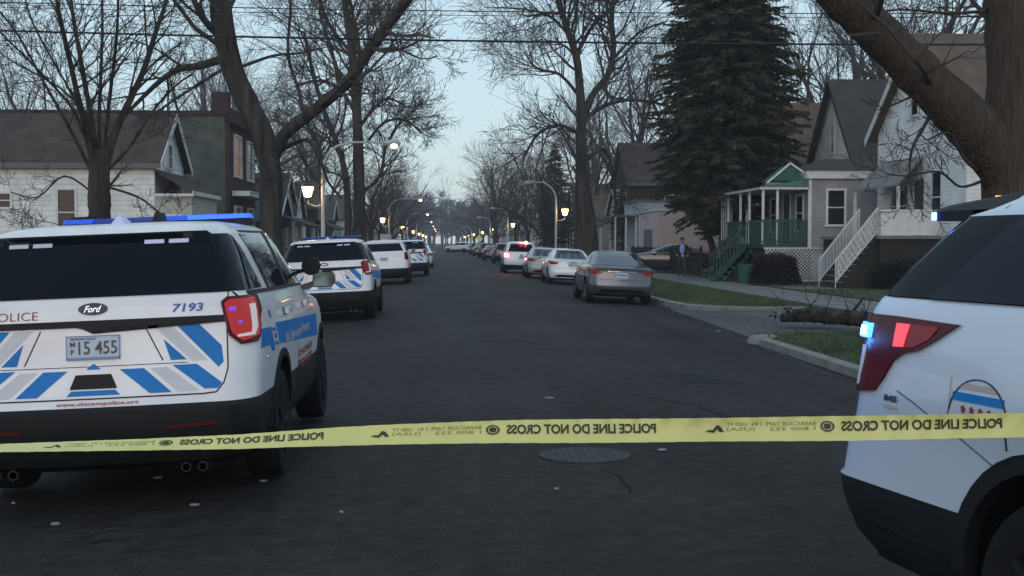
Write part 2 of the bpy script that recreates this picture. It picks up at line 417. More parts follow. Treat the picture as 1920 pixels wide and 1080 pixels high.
# ---- sedan
SEDAN = Body([
    (.20, .25, 4.50, .76, .2, .25, .25, .3), (.27, .08, 4.64, .86, .22, .28, .3, .4), (.40, .01, 4.72, .905, .24, .32, .34, .5),
    (.55, .00, 4.75, .915, .26, .34, .38, .6), (.62, .03, 4.75, .92, .26, .34, .38, .6), (.72, .05, 4.74, .92, .26, .34, .38, .6),
    (.84, .06, 4.62, .91, .26, .32, .42, .6), (.90, .06, 4.35, .90, .26, .3, .45, .6), (.965, .05, 3.9, .885, .28, .3, .4, .5),
    (1.00, .08, 3.62, .865, .28, .3, .36, .4), (1.015, .30, 3.50, .85, .26, .3, .3, .4), (1.03, .62, 3.42, .83, .3, .36, .3, .4),
    (1.14, .88, 3.16, .775, .3, .4, .28, .4), (1.28, 1.20, 2.82, .70, .3, .4, .26, .4), (1.37, 1.46, 2.58, .635, .28, .4, .24, .4),
    (1.42, 1.68, 2.42, .56, .26, .3, .2, .3), (1.445, 1.85, 2.3, .4, .2, .2, .1, .2), (1.45, 1.95, 2.2, .2, .1, .1, .1, .1)], barrel=.08, bulge=.12)
# ---- crossover / small suv
CROSS = Body([
    (.22, .25, 4.22, .78, .2, .25, .25, .3), (.30, .07, 4.38, .88, .22, .28, .3, .4), (.45, .0, 4.46, .92, .24, .3, .34, .5),
    (.62, .00, 4.5, .93, .24, .3, .38, .6), (.66, .04, 4.5, .93, .24, .3, .38, .6), (.82, .08, 4.46, .935, .22, .28, .38, .6),
    (.98, .10, 4.3, .92, .2, .26, .42, .6), (1.04, .11, 3.9, .91, .2, .26, .42, .5), (1.08, .12, 3.5, .90, .2, .26, .36, .4),
    (1.14, .15, 3.32, .87, .2, .26, .3, .4), (1.34, .32, 2.92, .80, .2, .3, .26, .4), (1.50, .48, 2.62, .735, .2, .3, .24, .4),
    (1.55, .44, 2.5, .70, .22, .34, .22, .3), (1.60, .54, 2.35, .63, .24, .34, .2, .3), (1.64, .85, 2.1, .45, .2, .3, .2, .3), (1.65, 1.2, 1.8, .2, .1, .2, .1, .2)], bulge=.08)

def clad_strip(body, mb, y0, y1, z0, z1, side):
    patch(body, side, [(y0, z0), (y1, z0), (y1, z1), (y0, z1)], None, None, None, off=.008, g=.2, mb=mb)
def arch_ring(body, mb, cy, cz, r0, r1, side, z_min=.3):
    n = 20
    for i in range(n):
        a0 = pi * 1.06 * i / n - .03 * pi; a1 = pi * 1.06 * (i + 1) / n - .03 * pi
        q = [(cy + r0 * cos(a0), cz + r0 * sin(a0)), (cy + r1 * cos(a0), cz + r1 * sin(a0)), (cy + r1 * cos(a1), cz + r1 * sin(a1)), (cy + r0 * cos(a1), cz + r0 * sin(a1))]
        b = len(mb.v); mb.v += [tuple(body.pt(side, u, z, .012)) for u, z in q] + [tuple(body.pt(side, u, z, -.05)) for u, z in q]
        mb.f += [(b, b + 1, b + 2, b + 3), (b, b + 3, b + 7, b + 4), (b + 1, b + 5, b + 6, b + 2)]; mb.m += [0, 0, 0]

def mirror_part(root, sx, y, z, x, shell, glassm=True):
    m = MB(); 
    pr = [(0, -.10, -.06), (.17, -.10, -.068), (.195, -.09, -.025), (.19, -.085, .055), (.155, -.09, .075), (.02, -.10, .068)]
    back = [(p[0] * .9 + .015, .10, p[2] * .75) for p in pr]
    v = [(x * sx + sx * (p[0] + .09), y + p[1], z + p[2]) for p in pr] + [(x * sx + sx * (p[0] + .09), y + p[1], z + p[2]) for p in back]
    n = len(pr); m.add(v, [tuple(range(n)), tuple(range(n, 2 * n))] + [(i, (i + 1) % n, n + (i + 1) % n, n + i) for i in range(n)])
    m.bar((x * sx - sx * .03, y, z - .07), (x * sx + sx * .12, y, z - .03), .07, .05)
    o = m.build('mirror', shell, root)
    g = MB(); c = .86
    cx = sum(p[0] for p in pr) / n; cz = sum(p[2] for p in pr) / n
    f = [(x * sx + sx * (cx + (p[0] - cx) * c + .09), y - .104, z + cz + (p[2] - cz) * c) for p in pr]
    g.prism(f, (0, .003, 0)); g.build('mirror_glass', M['mirror'], o)

def police_livery_rear(B, root, number='7193'):
    d = MB()
    for sx in (1, -1):
        def P(pts): patch(B, 'rear', [(sx * x, z) for x, z in pts], None, None, None, off=.003, depth=.004, g=.08, mb=d)
        P([(.50, 1.135), (.63, 1.14), (.765, 1.0), (.775, .90), (.745, .87)])
        P([(.42, 1.055), (.555, .925), (.46, .925)])
        P([(.47, .895), (.615, .895), (.765, .775), (.74, .745), (.66, .745)])
        P([(.155, .885), (.30, .885), (.465, .735), (.335, .735)])
    patch(B, 'rear', [(-.13, .765), (.13, .765), (.16, .735), (-.16, .735)], None, None, None, off=.003, depth=.004, g=.1, mb=d)
    patch(B, 'rear', [(-.045, .89), (.045, .89), (0, .925)], None, None, None, off=.003, depth=.004, g=.1, mb=d)
    d.build('livery_stripe', M['cop_blue'], root)
    for sx in (1, -1):
        e = MB()
        patch(B, 'rear', [(sx * x, z) for x, z in [(.335, .885), (.44, .885), (.63, .737), (.50, .737)]], None, None, None, off=.0025, depth=.004, g=.08, mb=e)
        patch(B, 'rear', [(sx * x, z) for x, z in [(.36, 1.135), (.47, 1.135), (.68, .915), (.59, .915)]], None, None, None, off=.0025, depth=.004, g=.08, mb=e)
        e.build('livery_band', M['grey_decal'], root)

def police_suv(label, group, number, plate_txt, lit, loc, rz, detail=True, tilt=0):
    B = SUV; P = M['white_paint']
    root = thing('police_suv', label, 'police SUV', loc, rz, group)
    mb = B.mesh(MB(), lambda z: 1 if z < .655 else 0)
    cut_wheels(mb, [P, M['black_plastic']], [(1.19, .38), (4.05, .38)], .455, 1.0, 'body', root)
    for y in (1.19, 4.05):
        for sx in (1, -1): wheel(root, sx * .865, y, .375, .375, M['black_rim'], .25, sx, 5)
    for side in ('side', 'left'):
        for y in (1.19, 4.05): c = MB(); arch_ring(B, c, y, .38, .452, .505, side); c.build('wheel_arch_trim', M['black_plastic'], root)
    # glass
    for sx in (1, -1): patch(B, 'wrap', [(sx * u, z) for u, z in ((.80, 1.33), (.965, 1.33), (.93, 1.50), (.86, 1.69), (.70, 1.69))], 'corner_glass', M['glass'], root, off=.006, depth=.02, g=.03)
    g = patch(B, 'rear', [(-.80, 1.325), (.80, 1.325), (.80, 1.36), (.71, 1.665), (.64, 1.712), (-.64, 1.712), (-.71, 1.665), (-.80, 1.36)], 'rear_window', M['glass'], root, off=.009, depth=.03, g=.05)
    for sx, side in ((1, 'side'), (-1, 'left')):
        patch(B, side, [(.22, 1.325), (.93, 1.325), (.66, 1.68), (.44, 1.68)], 'window', M['side_glass'], root, off=.006)
        patch(B, side, [(1.17, 1.31), (2.08, 1.30), (2.02, 1.70), (.93, 1.69)], 'window', M['side_glass'], root, off=.006)
        patch(B, side, [(2.18, 1.30), (3.22, 1.28), (2.62, 1.70), (2.12, 1.70)], 'window', M['side_glass'], root, off=.006)
        patch(B, side, [(2.06, 1.285), (2.20, 1.285), (2.14, 1.705), (2.0, 1.705)], 'pillar_trim', M['black_plastic'], root, off=.009)
        tr = MB(); patch(B, side, [(.25, 1.295), (3.3, 1.265), (3.3, 1.285), (.25, 1.322)], None, None, None, off=.006, mb=tr, g=.2)
        patch(B, side, [(1.02, 1.70), (2.6, 1.705), (3.33, 1.28), (3.44, 1.28), (2.66, 1.72), (.95, 1.715)], None, None, None, off=.004, mb=tr, g=.2)
        tr.build('window_trim', M['black_plastic'], root)
        patch(B, side, [(.92, 1.25), (1.10, 1.25), (.98, 1.1), (.96, .95), (.955, .95), (.965, 1.1)][0:0] or [(2.10, .5), (2.112, .5), (2.112, 1.28), (2.10, 1.28)], 'door_seam', M['black_gloss'], root, off=.002, g=.2)
        for y in (1.45, 2.62):
            h = MB(); p0 = B.pt(side, y, 1.13, .0); p1 = B.pt(side, y + .21, 1.13, .0)
            h.bar(p0 + Vector((sx * .03, 0, 0)), p1 + Vector((sx * .03, 0, 0)), .03, .035); h.build('door_handle', P, root)
            patch(B, side, [(y + .01, 1.10), (y + .10, 1.10), (y + .10, 1.155), (y + .01, 1.155)], 'handle_recess', M['black_gloss'], root, off=.003)
        # livery along the side
        s = MB(); patch(B, side, [(.42, 1.07), (.78, 1.06), (.84, .90), (.74, .90), (.66, .95), (.33, .955)], None, None, None, off=.003, depth=.004, mb=s, g=.12)
        patch(B, side, [(.98, 1.075), (3.62, .99), (3.62, .80), (1.07, .925)], None, None, None, off=.003, depth=.004, mb=s, g=.12)
        patch(B, side, [(.82, 1.05), (.95, 1.045), (.955, 1.02), (.825, 1.025)], None, None, None, off=.003, depth=.004, mb=s)
        patch(B, side, [(.86, .955), (1.0, .95), (1.005, .925), (.87, .93)], None, None, None, off=.003, depth=.004, mb=s)
        s.build('livery_stripe', M['cop_blue'], root)
        st = MB()
        for k in range(2):
            cy, cz = .895 + .05 * k, .99; patch(B, side, [(cy + .018 * (1 if j % 2 else .5) * cos(j * pi / 4), cz + .022 * (1 if j % 2 else .5) * sin(j * pi / 4)) for j in range(8)], None, None, None, off=.004, depth=.004, mb=st)
        if detail:
            rev = side == 'left'
            def T(t, a, b, z0, z1): text_on(B, side, t, b if rev else a, a if rev else b, z0, z1, None, None, None, mb=st, bold=.03)
            T('CHICAGO', 2.1, 3.1, .735, .79); T('POLICE', 2.1, 3.1, .64, .71)
        st.build('lettering', M['ink_red'], root)
        if detail:
            w = MB(); text_on(B, side, 'We Serve and Protect', *((1.35, 2.9) if sx > 0 else (2.9, 1.35)), .90, .98, None, None, None, mb=w, shear=.3)
            w.build('lettering', M['grey_decal'], root)
            mirror_part(root, sx, 3.18, 1.30, .93, M['black_gloss'])
            if sx > 0:
                fl = MB(); 
                patch(B, side, [(.80, 1.12), (.86, 1.12), (.86, 1.17), (.80, 1.17)], None, None, None, off=.004, mb=fl)
                fl.build('badge', M['ink_blue'], root)
                cap = MB(); pp = B.pt(side, .56, .88, 0); cap.lathe([(.001, .006), (.013, .005), (.014, -.01)], pp, 'x', 12); cap.build('parking_sensor', M['chrome'], root)
        # tail light wraps the corner: (arc from rear centre)
        def TL(pts, nm, m, par, off, dp=.02): return patch(B, 'wrap', [(sx * u, z) for u, z in pts], nm, m, par, off=off, depth=dp, g=.05)
        tl = TL([(.765, 1.265), (.80, 1.295), (1.20, 1.295), (1.235, 1.26), (1.22, 1.19), (1.12, 1.14), (1.07, 1.04), (1.02, 1.005), (.88, 1.0), (.81, 1.06)], 'tail_light', M['tail_dark'], root, .016, .03)
        TL([(.785, 1.255), (.81, 1.278), (1.10, 1.28), (1.075, 1.15), (1.04, 1.05), (.89, 1.02), (.83, 1.07)], 'lens', M['tail_lit' if lit else 'tail_red'], tl, .020, .006)
        TL([(.96, 1.24), (1.03, 1.24), (1.02, 1.10), (.98, 1.05), (.86, 1.045), (.86, 1.06), (.955, 1.07), (.965, 1.12)], 'reverse_lens', M['tail_white'], tl, .024, .006)
        if lit:
            TL([(.81, 1.205), (.85, 1.205), (.85, 1.232), (.81, 1.232)], 'strobe', M['tail_violet'], tl, .025, .006)
            TL([(.86, 1.125), (.89, 1.125), (.89, 1.145), (.86, 1.145)], 'strobe', M['tail_violet'], tl, .025, .006)
        # bumper reflector and exhaust
        patch(B, 'rear', [(sx * .43, .515), (sx * .73, .53), (sx * .73, .55), (sx * .43, .535)], 'reflector', M['red_reflector'], root, off=.006, g=.1)
        ex = MB(); ex.lathe([(.030, -.12), (.030, .2), (.024, .2), (.024, -.12)], (sx * .52, .22, .265), 'y', 14); ex.lathe([(.030, -.12), (.030, .2), (.024, .2), (.024, -.12)], (sx * .62, .22, .265), 'y', 14)
        ex.build('exhaust', M['black_rim'], root)
        # headlights
        patch(B, 'front', [(sx * .5, .85), (sx * .85, .87), (sx * .84, 1.0), (sx * .52, .96)], 'headlight', M['screen_glass'], root, off=.006, g=.08)
    # windscreen
    patch(B, 'front', [(-.78, 1.24), (.78, 1.24), (.62, 1.66), (-.62, 1.66)], 'windscreen', M['screen_glass'], root, off=.004, g=.08)
    patch(B, 'front', [(-.42, .72), (.42, .72), (.45, .98), (-.45, .98)], 'grille', M['black_plastic'], root, off=.006, g=.1)
    # tailgate trim bar with dip, seams
    patch(B, 'rear', [(-.80, 1.185), (-.80, 1.145), (-.10, 1.145), (-.06, 1.135), (0, 1.105), (.06, 1.135), (.10, 1.145), (.80, 1.145), (.80, 1.185)], 'tailgate_bar', M['black_plastic'], root, off=.012, depth=.02, g=.06)
    se = MB(); seam = [(.80, 1.14), (.80, .86), (.775, .775), (.73, .722), (.64, .715)]
    for sx in (1, -1):
        for a, b in zip(seam[:-1], seam[1:]):
            dx, dz = b[0] - a[0], b[1] - a[1]; L = math.hypot(dx, dz); nx, nz = -dz / L * .004, dx / L * .004
            patch(B, 'rear', [(sx * (a[0] - nx), a[1] - nz), (sx * (b[0] - nx), b[1] - nz), (sx * (b[0] + nx), b[1] + nz), (sx * (a[0] + nx), a[1] + nz)], None, None, None, off=.0025, depth=.004, mb=se, g=.1)
        patch(B, 'rear', [(sx * .31, 1.13), (sx * .318, 1.13), (sx * .418, .925), (sx * .41, .925)], None, None, None, off=.0025, depth=.004, mb=se, g=.1)
        patch(B, 'rear', [(sx * .80, 1.18), (sx * .806, 1.18), (sx * .806, 1.33), (sx * .80, 1.33)], None, None, None, off=.0025, depth=.004, mb=se, g=.1)
    patch(B, 'rear', [(-.64, .712), (.64, .712), (.64, .720), (-.64, .720)], None, None, None, off=.0025, depth=.004, mb=se, g=.1)
    patch(B, 'rear', [(-.56, .905), (.56, .905), (.56, .909), (-.56, .909)], None, None, None, off=.0025, depth=.004, mb=se, g=.1)
    se.build('tailgate_seam', M['black_plastic'], root)
    patch(B, 'rear', [(-.14, .775), (.14, .775), (.135, .79), (.105, .86), (-.105, .86), (-.135, .79)], 'tailgate_handle', M['black_plastic'], root, off=.006)
    # number plate
    pl = patch(B, 'rear', [(-.16, .95), (.16, .95), (.16, 1.095), (-.16, 1.095)], 'number_plate', M['plate'], root, off=.012, depth=.01)
    pb = MB()
    for q in ([(-.16, .95), (.16, .95), (.16, .965), (-.16, .965)], [(-.16, 1.089), (.16, 1.089), (.16, 1.095), (-.16, 1.095)], [(-.16, .95), (-.155, .95), (-.155, 1.095), (-.16, 1.095)], [(.155, .95), (.16, .95), (.16, 1.095), (.155, 1.095)]):
        patch(B, 'rear', q, None, None, None, off=.014, depth=.003, mb=pb)
    pb.build('plate_border', M['plate_blue'], pl)
    if detail:
        t = MB(); text_on(B, 'rear', plate_txt, -.085, .145, .982, 1.062, None, None, None, mb=t, off=.016, bold=.01)
        text_on(B, 'rear', 'M', -.135, -.105, 1.03, 1.06, None, None, None, mb=t, off=.016); text_on(B, 'rear', 'P', -.13, -.11, .985, 1.015, None, None, None, mb=t, off=.016)
        text_on(B, 'rear', 'MUNICIPAL POLICE', -.13, .02, 1.07, 1.083, None, None, None, mb=t, off=.016)
        t.build('lettering', M['ink_dark'], pl)
        t = MB(); text_on(B, 'rear', number, .475, .66, 1.215, 1.265, None, None, None, mb=t, bold=.02, shear=.15); t.build('lettering', M['ink_blue'], root)
        t = MB(); text_on(B, 'rear', 'POLICE', -.62, -.33, 1.20, 1.25, None, None, None, mb=t, bold=-.01); text_on(B, 'rear', 'CHICAGO', -.80, -.645, 1.20, 1.25, None, None, None, mb=t, bold=-.01)
        text_on(B, 'rear', 'www.chicagopolice.org', -.22, .27, .672, .70, None, None, None, mb=t, bold=.02); t.build('lettering', M['ink_red'], root)
    police_livery_rear(B, root)
    # oval maker's badge
    em = patch(B, 'rear', [(.088 * cos(a * pi / 12), 1.255 + .036 * sin(a * pi / 12)) for a in range(24)], 'badge', M['ink_dark'], root, off=.010, depth=.014)
    t = MB(); text_on(B, 'rear', 'Ford', -.052, .052, 1.235, 1.275, None, None, None, mb=t, off=.013, shear=.4, bold=.01)
    t.build('badge_script', M['chrome'], em)
    # strobes behind the top of the glass
    for x0, mm in ((-.57, 'strobe_off'), (-.42, 'strobe_off'), (.27, 'strobe_off'), (.42, 'strobe_off')):
        patch(B, 'rear', [(x0, 1.640), (x0 + .12, 1.640), (x0 + .12, 1.665), (x0, 1.665)], 'strobe', M[mm] if x0 < 0 else M['pod'], root, off=.016)
    # roof light bar, fin, number sign
    lb = thing_part('light_bar', root, (0, 2.1, 1.815))
    h = MB(); h.box(-.69, -.13, -.045, .69, .13, .005); h.build('housing', M['black_plastic'], lb)
    k = 0
    for x0 in (-.69, -.46, -.23, .0, .23, .46):
        x1 = x0 + .22; q = MB(); zt = .040
        q.prism([(x0, -.15, .006), (x1, -.15, .006), (x1, -.12, zt), (x0, -.12, zt)], (0, 0, 0)) if 0 else q.add(
            [(x0, -.15, .006), (x1, -.15, .006), (x1, .15, .006), (x0, .15, .006), (x0, -.11, zt), (x1, -.11, zt), (x1, .11, zt), (x0, .11, zt)],
            [(0, 3, 2, 1), (4, 5, 6, 7), (0, 1, 5, 4), (1, 2, 6, 5), (2, 3, 7, 6), (3, 0, 4, 7)])
        q.build('lamp_module', M['blue_lit'] if (lit and k >= 4) else (M['blue_bar'] if lit and k in (0, 3) else M['blue_dome']), lb); k += 1
    f = MB(); f.add([(-.045, .62, 1.752), (.045, .62, 1.752), (.035, .85, 1.77), (-.035, .85, 1.77), (-.006, .68, 1.815), (.006, .68, 1.815), (.008, .74, 1.818), (-.008, .74, 1.818)],
          [(0, 1, 5, 4), (1, 2, 6, 5), (2, 3, 7, 6), (3, 0, 4, 7), (4, 5, 6, 7)]); f.v = [(x + .05, y, z + .02) for x, y, z in f.v]
    f.build('antenna_fin', M['pod'], root)
    f = MB(); f.add([(.13, 1.2, 1.77), (.2, 1.2, 1.765), (.2, 1.45, 1.77), (.13, 1.45, 1.77), (.155, 1.24, 1.865), (.18, 1.24, 1.865), (.19, 1.4, 1.86), (.15, 1.4, 1.86)],
          [(0, 1, 5, 4), (1, 2, 6, 5), (2, 3, 7, 6), (3, 0, 4, 7), (4, 5, 6, 7)]); f.build('antenna', M['black_plastic'], root)
    if detail:
        s = MB(); s.box(-.73, 2.32, 1.80, .73 - 1.27, 2.34, 1.885); so = s.build('number_sign', M['black_plastic'], root)
        vs, fs = text_geo('733', bold=.02); t = MB(); t.add([(lerp(-.69, -.59, a), 2.317, lerp(1.825, 1.865, b)) for a, b in vs], fs); t.build('lettering', M['blue_lit'], so)
    return root

def spotlight(root, x, y, z):
    m = MB(); m.lathe([(.03, .10), (.06, .06), (.078, 0), (.078, -.05), (.001, -.052)], (x, y, z), 'y', 20)
    m.bar((x - .16, y + .02, z - .06), (x - .03, y, z - .03), .025); m.build('spotlight', M['black_plastic'], root, smooth=True, angle=40)

def police_suv_new(label, loc, rz):
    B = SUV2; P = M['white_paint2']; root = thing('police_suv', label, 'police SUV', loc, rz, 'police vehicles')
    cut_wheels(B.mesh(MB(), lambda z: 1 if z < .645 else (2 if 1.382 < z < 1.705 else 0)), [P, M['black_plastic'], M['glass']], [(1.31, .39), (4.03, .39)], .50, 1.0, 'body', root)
    for y in (1.31, 4.03):
        for sx in (1, -1): wheel(root, sx * .865, y, .385, .385, M['black_rim'], .25, sx, 5)
    for side in ('side', 'left'):
        for y in (1.31, 4.03): c = MB(); arch_ring(B, c, y, .39, .465, .53, side); c.build('wheel_arch_trim', M['black_plastic'], root)
    for sx, side in ((1, 'side'), (-1, 'left')):
        # wrapped black pillar then quarter glass
        patch(B, side, [(.30, 1.39), (.74, 1.39), (.98, 1.70), (.86, 1.70)] if 0 else [(.24, 1.39), (.62, 1.39), (.98, 1.695), (.62, 1.695)], 'pillar_trim', M['glass'], root, off=.010, depth=.03)
        patch(B, side, [(.56, 1.39), (1.42, 1.39), (1.36, 1.705), (.93, 1.705)], 'window', M['side_glass'], root, off=.016, depth=.03)
        patch(B, side, [(1.55, 1.385), (2.2, 1.375), (2.15, 1.715), (1.48, 1.715)], 'window', M['side_glass'], root, off=.012, depth=.03)
        patch(B, side, [(2.3, 1.375), (3.3, 1.36), (2.7, 1.71), (2.25, 1.705)], 'window', M['side_glass'], root, off=.012, depth=.03)
        tl = patch(B, side, [(.06, 1.03), (.06, 1.30), (.15, 1.315), (.40, 1.315), (.79, 1.305), (.67, 1.24), (.57, 1.195), (.48, 1.178), (.41, 1.14), (.355, 1.07), (.30, 1.015), (.15, 1.0)], 'tail_light', M['tail_dark'], root, off=.016, depth=.03, g=.04)
        patch(B, side, [(.42, 1.195), (.55, 1.205), (.64, 1.24), (.69, 1.29), (.42, 1.292)], 'lens', M['tail_red'], tl, off=.020, depth=.006, g=.05)
        patch(B, side, [(.42, 1.20), (.49, 1.203), (.51, 1.29), (.42, 1.29)], 'lens', M['tail_lit2'], tl, off=.0235, depth=.006, g=.05)
        patch(B, side, [(.17, 1.03), (.19, 1.03), (.23, 1.19), (.20, 1.19)], 'reflector', M['grey_decal'], tl, off=.020, depth=.006, g=.05)
        st = patch(B, side, [(.14, 1.222), (.25, 1.222), (.25, 1.278), (.14, 1.278)], 'strobe', M['cyan_lit'], root, off=.030, depth=.014, g=.03)
        patch(B, side, [(.175, 1.232), (.225, 1.232), (.225, 1.268), (.175, 1.268)], 'strobe_lens', M['cyan_core'], st, off=.033, depth=.004, g=.03)
        # seams, flag decal, bumper crease
        se = MB()
        for a, b in (((.45, 1.03), (.56, 1.0)), ((.56, 1.0), (.86, .90)), ((.86, .90), (1.03, .835)), ((1.45, .5), (1.46, 1.36)), ((2.25, .5), (2.25, 1.36))):
            dx, dz = b[0] - a[0], b[1] - a[1]; L = math.hypot(dx, dz); nx, nz = -dz / L * .003, dx / L * .003
            patch(B, side, [(a[0] - nx, a[1] - nz), (b[0] - nx, b[1] - nz), (b[0] + nx, b[1] + nz), (a[0] + nx, a[1] + nz)], None, None, None, off=.002, depth=.004, mb=se, g=.1)
        se.build('panel_seam', M['grey_seam'], root)
        fb = MB()
        for z0, z1 in ((1.04, 1.07), (.955, .985)):
            patch(B, side, [(.80, z0), (1.08, z0), (1.08, z1), (.80, z1)], None, None, None, off=.003, depth=.004, mb=fb)
        fb.build('flag_stripe', M['cop_blue'], root)
        rd = MB()
        for k in range(4):
            cy = .865 + .048 * k; patch(B, side, [(cy + .014 * (1 if j % 2 else .5) * cos(j * pi / 6), 1.013 + .014 * (1 if j % 2 else .5) * sin(j * pi / 6)) for j in range(12)], None, None, None, off=.004, depth=.004, mb=rd)
        rd.build('flag_star', M['ink_red'], root)
        ar = MB(); n = 16
        for i in range(n):
            a0, a1 = pi * i / n, pi * (i + 1) / n; q = [(.94 + r * cos(a), .985 + r * .88 * sin(a)) for r, a in ((.155, a0), (.16, a0), (.16, a1), (.155, a1))]
            patch(B, side, q, None, None, None, off=.004, depth=.004, mb=ar)
        patch(B, side, [(.78, .9), (.785, .9), (.785, .985), (.78, .985)], None, None, None, off=.004, depth=.004, mb=ar)
        patch(B, side, [(1.095, .9), (1.10, .9), (1.10, .985), (1.095, .985)], None, None, None, off=.004, depth=.004, mb=ar)
        text_on(B, side, '845', *((.37, .46) if sx > 0 else (.46, .37)), .985, 1.01, None, None, None, mb=ar, bold=.05)
        ar.build('lettering', M['ink_dark'], root)
        gr = MB()
        patch(B, side, [(.37, .96), (.46, .96), (.46, .972), (.37, .972)], None, None, None, off=.004, depth=.004, mb=gr); gr.build('decal', M['gold_decal'], root); gr = MB()
        patch(B, side, [(.83, 1.085), (1.05, 1.085), (1.02, 1.105), (.86, 1.105)], None, None, None, off=.003, depth=.004, mb=gr)
        patch(B, side, [(.78, .985), (.787, .985), (.787, 1.12), (.78, 1.12)], None, None, None, off=.003, depth=.004, mb=gr)
        gr.build('decal', M['gold_decal'], root)
        bc = MB(); patch(B, side, [(.0, .50), (.84, .455), (.84, .465), (.0, .51)], None, None, None, off=.012, depth=.014, mb=bc, g=.1)
        bc.build('bumper_crease', M['black_plastic'], root)
        mirror_part(root, sx, 3.2, 1.36, .95, M['black_gloss'])
    g = patch(B, 'rear', [(-.82, 1.39), (.82, 1.39), (.70, 1.69), (-.70, 1.69)], 'rear_window', M['glass'], root, off=.004, g=.08)
    patch(B, 'front', [(-.78, 1.37), (.78, 1.37), (.62, 1.70), (-.62, 1.70)], 'windscreen', M['screen_glass'], root, off=.004, g=.08)
    bl = bpy.data.lights.new('strobe_light', 'POINT'); bo = bpy.data.objects.new('strobe_light', bl); COL.objects.link(bo); bo.parent = root; bo.location = (1.12, -.12, 1.25)
    bl.energy = 1.0; bl.color = (.08, .3, 1); bl.shadow_soft_size = .05
    # rear spoiler with strobes
    s = MB(); s.add([(-.72, .30, 1.725), (.72, .30, 1.725), (.76, .78, 1.725), (-.76, .78, 1.725), (-.68, .33, 1.748), (.68, .33, 1.748), (.68, .80, 1.79), (-.68, .80, 1.79)],
        [(0, 3, 2, 1), (4, 5, 6, 7), (0, 1, 5, 4), (1, 2, 6, 5), (2, 3, 7, 6), (3, 0, 4, 7)])
    sp = s.build('spoiler', M['black_plastic'], root)
    for sx in (1, -1):
        q = MB(); q.box(sx * .50, .34, 1.685, sx * .74, .56, 1.724); q.build('strobe_housing', M['black_plastic'], sp)
        q = MB(); q.box(sx * .62, .315, 1.69, sx * .745, .338, 1.72); q.build('strobe', M['blue_lit2'], sp)
        q = MB(); q.box(sx * .52, .50, 1.765, sx * .59, .54, 1.782); q.build('marker_lamp', M['amber'], sp)
    q = MB(); q.box(-.45, -.02, .26, .75, .5, .36); q.build('exhaust', M['black_plastic'], root)
    lb = MB(); lb.box(-.62, 2.1, 1.86, .62, 2.4, 1.93); lb.build('light_bar', M['blue_bar'], root)
    return root

M['tail_lit2'] = mat('tail_lens_bright', (.6, .02, .04), .15, coat=.8, emit=(1, .03, .06), estr=.35)
M['grey_seam'] = mat('seam_grey', (.12, .14, .17), .6)
M['gold_decal'] = mat('decal_gold', (.42, .36, .34), .5)
M['blue_lit2'] = mat('strobe_blue_bright', (.1, .2, 1), .2, emit=(.04, .12, 1), estr=9)

